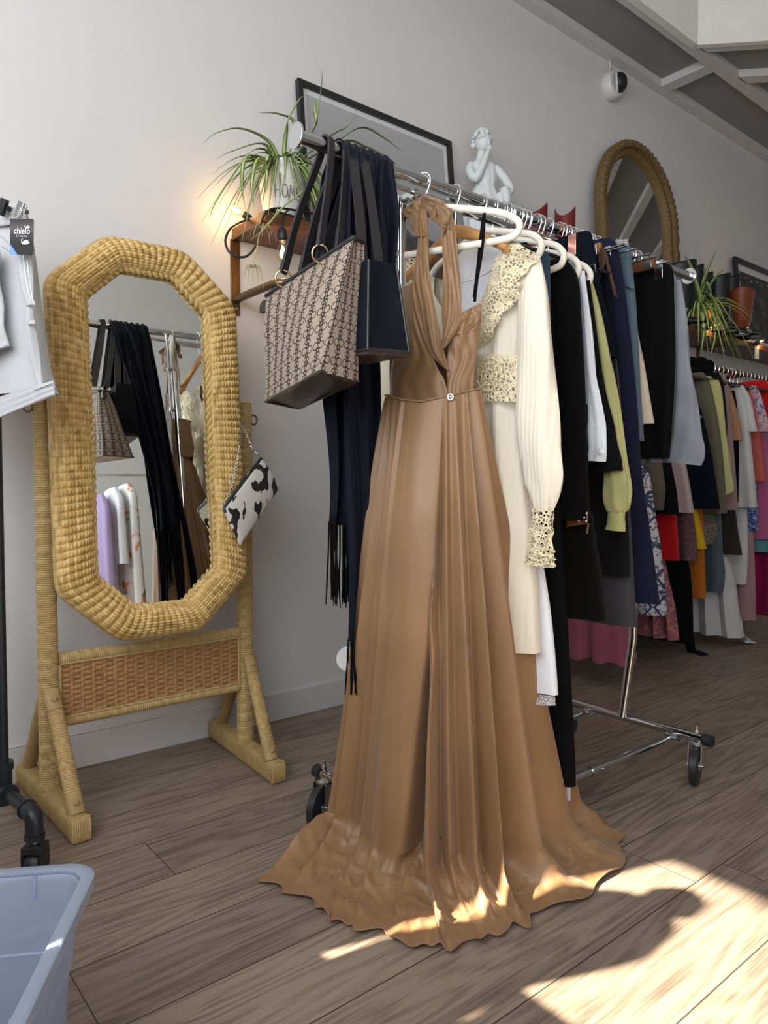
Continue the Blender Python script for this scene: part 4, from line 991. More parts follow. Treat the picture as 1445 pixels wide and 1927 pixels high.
clip_hanger(2.205, 'steel clip hanger with ribbed clips on the black skirt', HG, P(1243, 500, x=2.205).y, drop=.05, mat='chrome', cliph=.06)
garment('pencil_skirt', 'plain black skirt hanging from ribbed steel clips near the far end of the rack', 'skirt', 'black', 2.21, [(1225, 500), (1262, 500), (1267, 560), (1269, 640), (1268, 720), (1264, 790), (1258, 862)], t=.020, amp=.005, k=4, seed=6, group=GR)
gt = garment('jersey_top', 'heather grey jersey top, last garment at the far end of the rolling rack', 'top', 'grey_tee', 2.275, [(1255, 510), (1270, 520), (1278, 580), (1282, 680), (1280, 780), (1277, 870)], t=.026, amp=.012, seed=2, group=GR)
sleeve(gt, 'grey_tee', 2.26, [(1270, 530), (1279, 620), (1284, 700), (1290, 780), (1290, 840), (1286, 872)], [.020, .026, .030, .042, .056, .060], tx=.5, seed=6, wr=.12)
# the remaining hangers: wire hooks crowding the rail
proto = None
xs_ = [1.535, 1.552, 1.568, 1.60, 1.617, 1.636, 1.68, 1.698, 1.735, 1.80, 1.825, 1.85, 1.872]
proto = thing('wire_hanger', 'dark slim hanger wedged among the crowded steel hooks mid-rail', 'hanger', (1.495, RY, RZ), HG)
g = G(); g.tube(hookpath(1.495, RY, RZ, drop=.095), .0022, 8); g.build('hook', M['hook'], proto)
g = G(); g.tube([(1.495, RY - .12, RZ - .14), (1.495, RY - .05, RZ - .108), (1.495, RY, RZ - .094), (1.495, RY + .05, RZ - .108), (1.495, RY + .12, RZ - .14)], .005, 8); g.build('shoulders', M['blackplastic'], proto)
for x in xs_: copy_tree(proto, (x, RY, RZ))
for i, x in enumerate((1.91, 1.93, 1.975, 2.05, 2.09, 2.17)):
    t = thing('clip_hanger', 'bare steel trouser hanger squeezed in towards the far end of the rack', 'hanger', (x, RY, RZ), HG)
    g = G(); g.tube(hookpath(x, RY, RZ, drop=.05), .0022, 8); g.build('hook', M['hook'], t); g = G(); g.tube([(x, RY - .14, RZ - .052), (x, RY + .14, RZ - .052)], .003, 8); g.build('bar', M['steel'], t)

# ================================================================== wall shelf with its brackets and clothes rail
SZ0, SZ1, SY = 1.862, 1.900, 2.238
t = thing('wall_shelf', 'long walnut plank shelf on brass brackets with a pipe rail beneath, along the wall', 'shelf', (4.1, WY, SZ0))
g = G(); g.box((1.298, SY, SZ0), (7.2, WY - .001, SZ1)); g.build('plank', M['shelf'], t, bevel=.003)
g = G(); g.tube([(1.312, WY - .004, 1.640), (1.312, 2.215, 1.640), (1.318, 2.185, 1.640), (1.335, 2.172, 1.642), (7.1, 2.172, 1.655)], .0145, 14); g.build('hanging_rail', M['bronze'], t)
for x in (1.311, 3.05, 4.8, 6.5):
    g = G(); g.box((x - .019, WY - .007, 1.582), (x + .019, WY, 1.862)); g.box((x - .019, SY + .01, 1.854), (x + .019, WY, 1.862)); br = g.build('bracket', M['brass_plate'], t, bevel=.002)
    g = G()
    for z in (1.605, 1.80): g.tube([(x, WY - .012, z), (x, WY - .006, z)], .0055, 10)
    g.build('screw', M['steel'], br)
    if x > 2: g = G(); g.tube([(x, WY - .004, 1.648), (x, 2.172, 1.648)], .0145, 12); g.build('rail_arm', M['bronze'], br)

# string of warm bulbs
t = thing('string_lights', 'black string of warm pear-shaped bulbs running along the shelf', 'lights', (1.35, 2.3, SZ1))
c0 = [P(590, 402, y=2.26), P(545, 394, y=2.25), P(520, 392, y=2.24), P(500, 400, y=2.22), P(490, 425, y=2.21), P(483, 460, y=2.21), P(462, 483, y=2.21), P(435, 478, y=2.22), P(424, 455, y=2.24), P(432, 432, y=2.27), P(448, 420, y=2.33), P(470, 412, y=2.36)]
g = G(); g.tube([Vector(p) for p in interp([tuple(p) for p in c0], 70)], .0042, 8)
g.tube([Vector(p) for p in interp([tuple(p) for p in (P(545, 394, y=2.25), P(534, 405, y=2.225), P(531, 432, y=2.222))], 14)], .0036, 8)
far = [(1.45, 2.25, SZ1 + .006)] + [(1.45 + .5 * k, 2.27 + .02 * math.sin(k * 2), SZ1 + .006) for k in range(1, 11)]
g.tube([Vector(p) for p in interp(far, 90)], .004, 6); g.build('cord', M['blackplastic'], t)
def bulb(top, d, sc=1.0, power=.9):
    d = Vector(d).normalized(); R_ = d.to_track_quat('Z', 'Y').to_matrix().to_4x4()
    g = G(); g.lathe([(.004, -.004), (.0095 * sc, 0), (.0125 * sc, .012 * sc), (.0125 * sc, .030 * sc), (.0105 * sc, .033 * sc)], top, 16, R_); so = g.build('socket', M['blackplastic'], t)
    g = G(); g.lathe([(.0085 * sc, .031 * sc), (.0115 * sc, .040 * sc), (.0185 * sc, .056 * sc), (.0205 * sc, .066 * sc), (.018 * sc, .078 * sc), (.010 * sc, .087 * sc), (.0003, .091 * sc)], top, 20, R_); bb = g.build('bulb', M['bulbglass'], t)
    g = G(); q = [R_ @ Vector((.0035 * math.sin(k * 2.1), .0035 * math.cos(k * 2.1), (.046 + .0045 * k) * sc)) + Vector(top) for k in range(8)]; g.tube(q, .0019, 6); g.build('filament', M['filament'], bb)
    l = lamp('POINT', 'bulb_light', tuple(Vector(top) + d * .062 * sc), power, (1, .58, .22), .012); l.parent = None
bulb(P(531, 430, y=2.222), (0.02, 0, -1), 1.32, .4)
bulb(P(473, 412, y=2.40), (-.55, .15, .25), 1.0, .45)
bulb(P(1326, 618, y=2.225), (.9, -.1, .25), 1.25, 1.0)
bulb(P(1420, 648, y=2.225), (.9, -.1, .35), 1.25, 1.0)

# potted spider plants
def leaf(gg, pts, w):
    n = 18; pp = [Vector(p) for p in interp([tuple(p) for p in pts], n)]; rows = []; uvs = []
    for i, p in enumerate(pp):
        f = i / (n - 1); T_ = (pp[min(n - 1, i + 1)] - pp[max(0, i - 1)]).normalized(); sd = T_.cross(Vector((0, 0, 1)))
        if sd.length < .1: sd = Vector((.6, -.75, 0))
        sd.normalize(); nn_ = T_.cross(sd); ww = w * (min(1, .55 + 2.2 * f) * (1 - f ** 2.6) + .02)
        rows.append([p - sd * ww + nn_ * ww * .45, p, p + sd * ww + nn_ * ww * .45]); uvs += [(0, f), (.5, f), (1, f)]
    gg.grid(rows, uv=uvs)
def spider(t, c, n, seed, lens=(.20, .38), w=.0082, extra=(), dn=.5, block=None):
    rnd = random.Random(seed); gg = G()
    for k in range(n):
        a = rnd.uniform(0, 2 * math.pi); L = rnd.uniform(*lens); el = rnd.uniform(.5, 1.35); dr = rnd.uniform(.9, 1.9)
        if math.sin(a) > .25: L *= .45
        h = Vector((math.cos(a), math.sin(a), 0)); b = c + h * .015 + Vector((rnd.uniform(-.02, .02), rnd.uniform(-.02, .02), 0)); pts = []
        for i in range(7):
            f = i / 6; out = L * (math.cos(el) * f * .9 + .34 * f * f); up = L * (math.sin(el) * f - dr * f * f * (.75 + .25 * f))
            q = b + h * out + Vector((0, 0, up)); q.y = min(q.y, WY - .02); pts.append(q)
        leaf(gg, pts, w * rnd.uniform(.7, 1.25))
    for pts in extra: leaf(gg, pts, w * 1.1)
    return gg.build('foliage', M['leaf'], t, solid=.0006)
PC = Vector((P(531, 340, y=2.36).x, 2.36, SZ1))
t = thing('potted_plant', 'variegated spider plant in a white ceramic pot lettered HOME', 'plant', PC)
g = G(); g.lathe([(.058, .012), (.066, .02), (.074, .07), (.084, .14), (.089, .172), (.0905, .176), (.0905, .219), (.088, .222), (.084, .219), (.082, .18), (.06, .16), (.0005, .16)], PC, 40); pot = g.build('pot', M['ceramic'], t)
g = G(); ca = math.atan2(-PC.y, -PC.x)
def onpot(s_, z): 
    r = lerp(.0755, .0885, (z - .07) / .10) + .0012; a = ca + .10 + s_ / .085; return PC + Vector((r * math.cos(a), r * math.sin(a), z))
LET = {'H': [[(0, 0), (0, 1)], [(.55, 0), (.55, 1)], [(0, .55), (.55, .55)]], 'O': [[(.3 + .3 * math.cos(q), .5 + .5 * math.sin(q)) for q in np.linspace(0, 2 * math.pi, 22)]], 'M': [[(0, 0), (.1, 1), (.32, .3), (.54, 1), (.64, 0)]], 'E': [[(.45, 0), (0, 0), (0, 1), (.45, 1)], [(0, .52), (.38, .52)]]}
xo = -.036
for ch, wd in (('H', .55), ('O', .6), ('M', .64), ('E', .45)):
    for st in LET[ch]: g.tube([onpot(xo + px * .034, .085 + py * .045) for px, py in st], .0011, 5)
    xo += wd * .034 + .008
g.build('lettering', M['ink'], pot)
g = G(); g.lathe([(.081, .172), (.0005, .180)], PC, 24); g.build('soil', M['drawerwood'], t)
TP = PC + Vector((0, 0, .20))
spider(t, TP, 105, 11, (.15, .30), extra=[
    [TP, P(585, 250, y=2.33), P(600, 190, y=2.32), P(607, 132, y=2.31)], [TP, P(590, 240, y=2.3), P(592, 205, y=2.29), P(594, 185, y=2.28)],
    [TP, P(510, 268, y=2.33), P(455, 240, y=2.30), P(405, 250, y=2.28), P(381, 272, y=2.27)], [TP, P(555, 235, y=2.35), P(525, 213, y=2.34), P(487, 212, y=2.33)],
    [TP, P(620, 255, y=2.30), P(655, 235, y=2.28), P(672, 203, y=2.27)], [TP, P(625, 270, y=2.28), P(680, 238, y=2.25), P(725, 260, y=2.23), P(755, 285, y=2.22)],
    [TP, P(540, 230, y=2.32), P(560, 190, y=2.33), P(572, 180, y=2.33)], [TP, P(500, 270, y=2.30), P(440, 282, y=2.27), P(405, 300, y=2.26)],
    [TP, P(470, 295, y=2.27), P(432, 335, y=2.24), P(402, 385, y=2.22), P(394, 412, y=2.22)], [TP, P(640, 265, y=2.27), P(690, 275, y=2.24), P(735, 300, y=2.22), P(755, 318, y=2.21)],
    [TP + Vector((.05, -.08, 0)), P(578, 350, y=2.22), P(530, 390, y=2.19), P(497, 430, y=2.17), P(470, 452, y=2.17)], [TP, P(470, 290, y=2.26), P(455, 330, y=2.22), P(462, 395, y=2.2)], [TP, P(488, 295, y=2.25), P(474, 340, y=2.22), P(478, 390, y=2.2)], [TP, P(505, 290, y=2.25), P(502, 330, y=2.23), P(500, 365, y=2.2)]])
g = G(); bb_ = P(492, 432, y=2.2)
for k in range(9):
    a = k * .7; leaf(g, [bb_, bb_ + Vector((.02 * math.cos(a), .02 * math.sin(a) - .01, .012)), bb_ + Vector((.04 * math.cos(a), .03 * math.sin(a) - .015, -.005)), bb_ + Vector((.052 * math.cos(a), .04 * math.sin(a) - .015, -.04))], .0022)
g.build('plantlet', M['dryleaf'], t); g = G()
b2 = P(476, 505, y=2.2)
for k in range(12):
    a = k * .53; leaf(g, [b2, b2 + Vector((.018 * math.cos(a), .018 * math.sin(a), .010)), b2 + Vector((.03 * math.cos(a), .03 * math.sin(a), -.01)), b2 + Vector((.036 * math.cos(a), .036 * math.sin(a), -.03 - .05 * hsh(k)))], .002)
g.build('plantlet', M['dryleaf'], t)
g = G(); g.tube([Vector(p) for p in interp([tuple(p) for p in (TP + Vector((-.03, -.07, -.02)), P(520, 400, y=2.2), P(492, 432, y=2.2), P(482, 470, y=2.2), b2)], 24)], .0016, 6); g.build('runner', M['dryleaf'], t)
t = thing('plant_tray', 'black tray under the lettered white plant pot', 'tray', (PC.x + .06, 2.33, SZ1))
g = G(); g.box((PC.x - .12, 2.245, SZ1 + .001), (PC.x + .22, 2.44, SZ1 + .011)); g.build('tray', M['blackplastic'], t, bevel=.003)
PC2 = Vector((P(1312, 590, y=2.33).x, 2.33, SZ1))
t = thing('potted_plant', 'spider plant on the far shelf beside the disc end of the rolling rack', 'plant', PC2)
g = G(); g.lathe([(.07, 0), (.085, .10), (.088, .13), (.08, .13), (.0005, .11)], PC2, 28); g.build('pot', M['woodclip'], t)
TP = PC2 + Vector((0, 0, .14))
spider(t, TP, 64, 5, (.22, .42), .0145, extra=[[TP, P(1318, 560, y=2.25), P(1300, 500, y=2.2), P(1288, 480, y=2.2)], [TP, P(1318, 540, y=2.28), P(1335, 495, y=2.27), P(1350, 468, y=2.26)], [TP, P(1322, 560, y=2.25), P(1345, 520, y=2.2), P(1365, 506, y=2.2)], [TP, P(1345, 572, y=2.2), P(1376, 571, y=2.17)], [TP, P(1328, 530, y=2.22), P(1342, 560, y=2.17), P(1352, 610, y=2.15), P(1356, 640, y=2.14)], [TP, P(1322, 590, y=2.19), P(1324, 625, y=2.17), P(1318, 660, y=2.16)], [TP, P(1338, 600, y=2.19), P(1345, 630, y=2.17), P(1337, 667, y=2.16)]])

# framed photographs leaning on the shelf
def printmat(name, kind):
    nn = N(name); v = uvc(nn); s_ = nn.n('ShaderNodeSeparateXYZ', i_Vector=v); n1 = noise(nn, v, 3.2, 5, .6)
    def blob(cx, cy, rx, ry):
        a = nn.math('DIVIDE', nn.math('SUBTRACT', s_.outputs[0], cx), rx); b = nn.math('DIVIDE', nn.math('SUBTRACT', s_.outputs[1], cy), ry)
        d = nn.math('ADD', nn.math('MULTIPLY', a, a), nn.math('MULTIPLY', b, b)); d = nn.math('ADD', d, nn.math('MULTIPLY', nn.math('SUBTRACT', n1, .5), .9))
        return nn.ramp(d, [(.85, 1.), (1.0, 0.)])
    if kind == 1:
        col = nn.ramp(nn.math('ADD', nn.math('MULTIPLY', s_.outputs[1], .7), nn.math('MULTIPLY', n1, .3)), [(.1, (.17, .17, .18)), (.35, (.34, .34, .355)), (.9, (.42, .42, .435))])
        col = nn.mix(blob(.56, .10, .16, .34), col, (.26, .25, .25)); col = nn.mix(blob(.62, .05, .10, .18), col, (.09, .09, .10)); col = nn.mix(blob(.32, .60, .055, .14), col, (.05, .05, .05)); col = nn.mix(blob(.37, .55, .04, .11), col, (.24, .24, .24)); col = nn.mix(blob(.85, .02, .35, .16), col, (.045, .045, .05))
    else:
        n2 = noise(nn, v, 7, 4, .65); col = nn.ramp(n2, [(.42, (.006, .006, .007)), (.55, (.035, .035, .037)), (.70, (.22, .22, .23))])
        col = nn.mix(nn.ramp(s_.outputs[1], [(.6, 0.), (.8, 1.)]), col, (.022, .022, .024))
        for cx, cy in ((.14, .93), (.26, .90), (.40, .93), (.52, .91), (.66, .94)): col = nn.mix(blob(cx, cy, .013, .016), col, (.6, .6, .6))
    return nn.set(col, .6)
M['print1'] = printmat('grey_photograph', 1); M['print2'] = printmat('dark_photograph', 2)
def framed(label, x0, x1, z1, y0, y1, bw, mw, pm):
    t = thing('framed_photograph', label, 'picture', ((x0 + x1) / 2, y0, SZ1)); z0 = SZ1
    L = math.hypot(z1 - z0, y1 - y0); dz, dy = (z1 - z0) / L, (y1 - y0) / L; nrm = Vector((0, -dz, dy))
    def q(x, s_, o=0): return Vector((x, y0 + dy * s_, z0 + dz * s_)) + nrm * o
    g = G(); loop = [(x0, 0), (x1, 0), (x1, L), (x0, L)]; inn = [(x0 + bw, bw), (x1 - bw, bw), (x1 - bw, L - bw), (x0 + bw, L - bw)]
    R_ = [[q(*p, o) for p in l_] for l_, o in ((loop, 0), (loop, .022), (inn, .022), (inn, .006))]
    g.grid(R_, cv=True); g.build('frame', M['frame_black'], t, bevel=.0015, smooth=False)
    g = G(); i2 = [(x0 + bw, bw), (x1 - bw, bw), (x1 - bw, L - bw), (x0 + bw, L - bw)]; g.add([q(*p, .004) for p in i2], [(0, 1, 2, 3)]); g.build('mount', M['paper'], t, smooth=False)
    a = bw + mw; i3 = [(x0 + a, a), (x1 - a, a), (x1 - a, L - a), (x0 + a, L - a)]
    g = G(); g.add([q(*p, .0055) for p in i3], [(0, 1, 2, 3)], [(0, 0), (1, 0), (1, 1), (0, 1)]); g.build('print', M[pm], t, smooth=False)
    g = G(); g.add([q(*p, .008) for p in i2], [(0, 1, 2, 3)]); g.build('glass', M['picglass'], t, smooth=False)
a_, b_ = P(557, 149, y=2.468), P(846, 265, y=2.468)
framed('black framed grey photograph leaning on the shelf behind the spider plant', a_.x, b_.x, a_.z, 2.415, 2.475, .022, .022, 'print1')
a_ = P(1380, 483, y=2.45)
framed('black framed dark photograph on the far shelf behind the brown boot', a_.x, a_.x + .85, a_.z, 2.39, 2.46, .035, .05, 'print2')

# arched gilt mirror
ac = (P(1112, 480, y=2.45).x + P(1257, 480, y=2.45).x) / 2; ar = (P(1257, 480, y=2.45).x - P(1112, 480, y=2.45).x) / 2; az = P(1175, 269, y=2.465).z
t = thing('arched_mirror', 'arched wall mirror in a carved dark gilt frame leaning on the shelf', 'mirror', (ac, 2.42, SZ1))
def ap(x, s_, o=0):
    L = az - SZ1; return Vector((x, lerp(2.395, 2.462, s_ / L), SZ1 + s_)) + Vector((0, -1, .06)) * o
L = az - SZ1; path = [(-ar, 0)] + [(-ar, (L - ar * 1.05) * k / 12) for k in range(1, 12)] + [(-ar * math.cos(a), L - ar * 1.05 + ar * 1.05 * math.sin(a)) for a in np.linspace(0, math.pi, 64)] + [(ar, (L - ar * 1.05) * k / 12) for k in range(11, 0, -1)] + [(ar, 0)]
path = interp(path, 420); prof = [(0, 0), (.0, .040), (.006, .052), (.018, .056), (.030, .050), (.034, .034), (.046, .036), (.054, .040), (.062, .034), (.068, .018), (.070, .006)]
rows = []
for i, p in enumerate(path):
    p = Vector(p); a = Vector(path[max(0, i - 1)]); b = Vector(path[min(419, i + 1)]); T_ = (b - a).normalized(); nr = Vector((T_.y, -T_.x)); row = []
    for k, (d, o) in enumerate(prof):
        sc = .006 * abs(math.sin(i * .33)) if k in (1, 2, 3, 4) else (.0025 * math.sin(i * .9) if k == 7 else 0)
        q = p + nr * (d * 1.25 - (sc if k < 3 else 0)); row.append(ap(ac + q.x, q.y, o + sc))
    rows.append(row)
g = G(); g.grid(rows); g.build('gilt_frame', M['gilt'], t)
g = G(); pp = []
for i in range(0, 420, 6):
    p = Vector(path[i]); a = Vector(path[max(0, i - 1)]); b = Vector(path[min(419, i + 1)]); T_ = (b - a).normalized(); q = p + Vector((T_.y, -T_.x)) * .08; pp.append(ap(ac + q.x, q.y, .008))
g.add(pp, [tuple(range(len(pp)))]); g.build('glass', M['mirror'], t, smooth=False)

# statue
def statue():
    c = Vector((P(908, 330, y=2.36).x, 2.36, SZ1)); t = thing('statue', 'white classical statue of a draped woman, hand at her chin, on the shelf', 'statue', c)
    k = (P(905, 238, y=2.36).z - (SZ1 + .07)) / 1010.0
    def s_(px, py, n=0): return c + Vector((.45, -.893, 0)) * 0 + Vector((.774, -.633, 0)) * ((px - 350) * k) + Vector((-.633, -.774, 0)) * (n * k) + Vector((0, 0, .07 + (1100 - py) * k))
    g = G(); rows = []
    prof = [(1100, 350, 110, 90, 10), (1040, 348, 100, 85, 12), (960, 345, 96, 84, 14), (860, 350, 112, 92, 15), (760, 352, 128, 98, 16), (680, 355, 132, 100, 14), (610, 360, 115, 92, 10), (560, 368, 82, 72, 6), (530, 370, 74, 64, 3), (490, 368, 84, 66, 3), (430, 358, 98, 74, 4), (385, 350, 104, 66, 3), (355, 345, 84, 52, 2), (335, 340, 46, 40, 1), (300, 340, 36, 36, 0), (270, 345, 34, 34, 0)]
    pr = interp(prof, 90)
    for (py, cx, w, d, am) in pr:
        row = []
        for j in range(64):
            a = 2 * math.pi * j / 64; fo = 1 + am / max(w, 1) * (.55 * math.sin(9 * a + py * .004 + math.sin(py * .01)) + .45 * math.sin(17 * a + py * .012))
            row.append(s_(cx + w * math.cos(a) * fo, py, d * math.sin(a) * fo))
        rows.append(row)
    g.grid(rows, cv=True, cap0=True, cap1=True)
    # peplum frill at the hip
    rows = []
    for i in range(8):
        f = i / 7; rows.append([s_(362 + (86 + 56 * f) * math.cos(a), 545 + 120 * f + 18 * math.sin(7 * a) * f, (74 + 40 * f + 8 * math.sin(11 * a) * f) * math.sin(a)) for a in np.linspace(0, 2 * math.pi, 61)[:-1]])
    g.grid(rows, cv=True)
    tb = lambda pts, r: g.tube([s_(*p) for p in interp(pts, 18)], [q[0] * k for q in interp([(x,) for x in r], 18)], 12)
    tb([(262, 375, 20), (248, 430, 50), (285, 498, 85), (330, 430, 105), (368, 330, 98), (385, 285, 80)], (30, 34, 32, 25, 19, 15))   # raised arm
    tb([(440, 385, 0), (500, 450, 0), (556, 545, 15), (530, 600, 50), (490, 640, 70)], (30, 33, 30, 25, 18))                              # arm on the hip
    for q in range(4): tb([(372 + 7 * q, 300, 84), (380 + 6 * q, 272, 84), (374 + 4 * q, 254, 72)], (7, 6.5, 5))                         # fingers
    tb([(500, 560, 70), (520, 640, 60), (500, 720, 62), (485, 800, 60), (478, 900, 55)], (36, 34, 30, 26, 18))                            # cloth over the arm
    tb([(470, 600, 70), (485, 700, 76), (468, 790, 74), (470, 860, 66)], (22, 24, 20, 12))
    g.ball(s_(352, 205, 8), (.060 * k * 1010 * 1.0, .060 * k * 1010 * 1.05, .075 * k * 1010 * 1.0), 18)
    g.ball(s_(388, 225, 55), (12 * k, 12 * k, 20 * k), 8); g.ball(s_(384, 262, 42), (16 * k, 16 * k, 12 * k), 8); g.ball(s_(398, 240, 48), (10 * k, 8 * k, 5 * k), 6)
    for dx in (-20, 22): g.ball(s_(378 + dx, 205, 52 - abs(dx) * .5 + dx * .3), (9 * k, 9 * k, 5 * k), 6)
    for i in range(70):
        a, b = hsh(i) * 2 * math.pi, hsh(i, 2) * 1.5 - .1
        px, py, n_ = 345 + 66 * math.cos(a) * math.cos(b), 185 - 74 * math.sin(b), 66 * math.sin(a) * math.cos(b)
        if n_ > 25 and px > 350 and py > 150: continue
        g.ball(s_(px, py, n_), (15 * k, 15 * k, 14 * k), 6)
    g.ball(s_(285, 215, -25), (26 * k, 26 * k, 24 * k), 8)
    g.build('figure', M['marble'], t)
    g = G(); g.lathe([(.09, 0), (.09, .02), (.078, .03), (.078, .055), (.072, .07)], c, 28); g.build('plinth', M['marble'], t)
statue()

# boots
def boot(label, c, h, r, ang, mshaft, mfoot, notch=.03, group=None, foot=True, tilt=0):
    t = thing('cowboy_boot' if notch > .015 else 'tall_boot', label, 'boot', c, group); d = Vector((math.cos(ang), math.sin(ang), 0)); s2 = Vector((-d.y, d.x, 0)); c = Vector(c); g = G(); rows = []
    for i in range(26):
        f = i / 25; z = lerp(.075, h, f); rr = r * (.72 + .28 * f ** .6) * (1.0 if f > .15 else .95); row = []
        for j in range(28):
            a = 2 * math.pi * j / 28; dz = notch * (abs(math.sin(a)) ** 1.5 - .5) * f ** 10 * -1.6 if notch else 0
            row.append(c + d * (rr * math.cos(a) + tilt * f) + s2 * (rr * .8 * math.sin(a)) + Vector((0, 0, z + dz + .003 * math.sin(9 * f + 2 * a))))
        rows.append(row)
    g.grid(rows, cv=True); g.build('shaft', M[mshaft], t, solid=.004)
    g = G(); rows = []
    for i in range(20):
        f = i / 19; x = lerp(-r * .75, .20, f); w = r * .62 * (1 - .35 * max(0, f - .35) - .55 * max(0, f - .8) * 2); hh = lerp(.115, .045, min(1, f * 1.25)) * (1 if f < .9 else 1 - (f - .9) * 5); zb = .030 * max(0, 1 - f * 2.6) ** .6 if f < .5 else 0
        rows.append([c + d * x + s2 * (w * math.cos(a)) + Vector((0, 0, .012 + zb + (hh - zb) * .5 * (1 + math.sin(a)))) for a in np.linspace(0, 2 * math.pi, 19)[:-1]])
    g.grid(rows, cv=True, cap0=True, cap1=True); g.build('foot', M[mfoot], t)
    g = G(); g.prism([(-r * .8, -r * .4), (-r * .1, -r * .4), (-r * .1, r * .4), (-r * .8, r * .4)], 0, .04, Matrix.Translation(c) @ Matrix.Rotation(ang, 4, 'Z')); g.prism([(.03, -r * .5), (.13, -r * .5), (.20, -r * .2), (.20, r * .2), (.13, r * .5), (.03, r * .5)], .001, .014, Matrix.Translation(c) @ Matrix.Rotation(ang, 4, 'Z')); g.build('sole', M['blackplastic'], t, smooth=False)
    return t
nn = N('snakeskin'); vo = nn.n('ShaderNodeTexVoronoi', i_Vector=obj(nn), i_Scale=42).outputs[0]; M['snake'] = nn.set(nn.ramp(vo, [(.50, (.66, .62, .56)), (.58, (.02, .018, .016))]), .4)
for (u0, u1, v, y, lab) in ((991, 1020, 394, 2.36, 'dark red cowboy boot on the shelf, nearer the white statue'), (1052, 1074, 400, 2.37, 'dark red cowboy boot on the shelf, nearer the arched mirror')):
    a_, b_ = P(u0, v, y=y), P(u1, v, y=y); boot(lab, ((a_.x + b_.x) / 2, y, SZ1), a_.z - SZ1 + .01, (b_.x - a_.x) / 2 * 1.05, math.radians(-60), 'boot_red', 'boot_red', .032, 'pair of dark red cowboy boots')
for i, (u0, u1, v, y, lab) in enumerate(((1258, 1292, 492, 2.37, 'leftmost tall black boot on the far shelf, close to the arched mirror'), (1296, 1314, 500, 2.36, 'tall black boot standing behind the far spider plant'), (1316, 1332, 514, 2.35, 'tall black boot right of the far spider plant leaves'), (1337, 1360, 517, 2.36, 'tall black boot with rounded top between plant and dark photograph'), (1362, 1380, 519, 2.33, 'narrow black boot touching the dark framed photograph'))):
    a_, b_ = P(u0, v, y=y), P(u1, v, y=y); boot(lab, ((a_.x + b_.x) / 2, y, SZ1), a_.z - SZ1, (b_.x - a_.x) / 2 * 1.02, math.radians(-80), 'boot_black', 'boot_black', .012, 'black boots on the far shelf')
a_, b_ = P(1376, 547, y=2.29), P(1413, 556, y=2.29)
boot('rust brown cowboy boot with black and white snakeskin foot on the far shelf', ((a_.x + b_.x) / 2 - .03, 2.29, SZ1), a_.z - SZ1, (b_.x - a_.x) / 2 * .72, math.radians(215), 'boot_brown', 'snake', .01, tilt=.05)
c = P(1424, 660, y=2.226); t = thing('price_tag', 'white price tag hanging off the far shelf edge below a bulb', 'tag', c)
g = G(); g.box((c.x - .03, c.y - .001, c.z - .055), (c.x + .03, c.y + .001, c.z + .03)); g.build('card', M['paper'], t, smooth=False)
g = G(); g.tube([c + Vector((0, 0, .028)), c + Vector((-.01, .0, .09))], .0015, 5); g.build('string', M['paper'], t)

# security camera on the wall
c = P(1145, 165, y=WY); t = thing('security_camera', 'white dome security camera fixed to the wall above the arched mirror', 'camera', c)
Rm = Matrix.Rotation(math.radians(90), 4, 'X')
g = G(); g.lathe([(.074, 0), (.078, .008), (.078, .030), (.074, .046), (.066, .058), (.0005, .060)], c, 36, Rm); g.build('shell', M['camwhite'], t)
nd = Vector((.50, -.86, .06)).normalized(); dc = c + Vector((.012, -.052, .008)); Rd = nd.to_track_quat('Z', 'Y').to_matrix().to_4x4()
g = G(); g.lathe([(.056, -.01), (.055, .012), (.049, .030), (.036, .044), (.018, .052), (.0005, .054)], dc, 30, Rd); dm = g.build('dome', M['blackplastic'], t)
g = G(); torus(g, dc - nd * .004, .060, .007, nd, 30); g.build('bezel', M['camwhite'], dm)
dc = dc + nd * .010
g = G(); torus(g, dc + nd * .040, .013, .003, nd, 20)
for k in range(12): g.ball(dc + Rd @ Vector((.022 * math.cos(k * .524), .022 * math.sin(k * .524), .039)), .0028, 6)
g.build('lens', M['steel'], dm)
g = G(); g.tube([Vector(p) for p in interp([tuple(p) for p in (P(1143, 140, y=2.475), P(1148, 125, y=2.475), P(1145, 109, y=2.487))], 12)], .005, 8); g.build('cable', M['camwhite'], t)

# ================================================================== clothes on the far wall rail
RAILY, FZ = 2.172, 1.652; FG = 'clothes on the far wall rail'
FC = {}
def fm(name, r, g_, b, rough=.88, **k):
    if name not in M: M[name] = fabric(name, (r, g_, b), rough, .12, 600, **k)
    return name
def printed(name, base, cols, scale, thr):
    nn = N(name); v = obj(nn); col = base
    for i, c_ in enumerate(cols):
        n1 = nn.n('ShaderNodeTexNoise', i_Vector=nn.n('ShaderNodeMapping', i_Location=(i * 3.1, i * 1.7, i * .9), i_Vector=v).outputs[0], i_Scale=scale, i_Detail=1.5, i_Distortion=.6).outputs[0]
        col = nn.mix(nn.ramp(n1, [(thr, 0.), (thr + .02, 1.)]), col, c_)
    M[name] = nn.set(col, .88); return name
printed('pink_floral', (.30, .09, .12), [(.12, .10, .11), (.45, .16, .15)], 40, .55)
printed('maroon_tweed', (.085, .035, .045), [(.2, .14, .14)], 220, .58)
printed('gold_tweed', (.10, .085, .06), [(.26, .23, .18)], 160, .55)
printed('bold_blue_print', (.05, .10, .28), [(.02, .02, .05), (.3, .4, .6)], 60, .56)
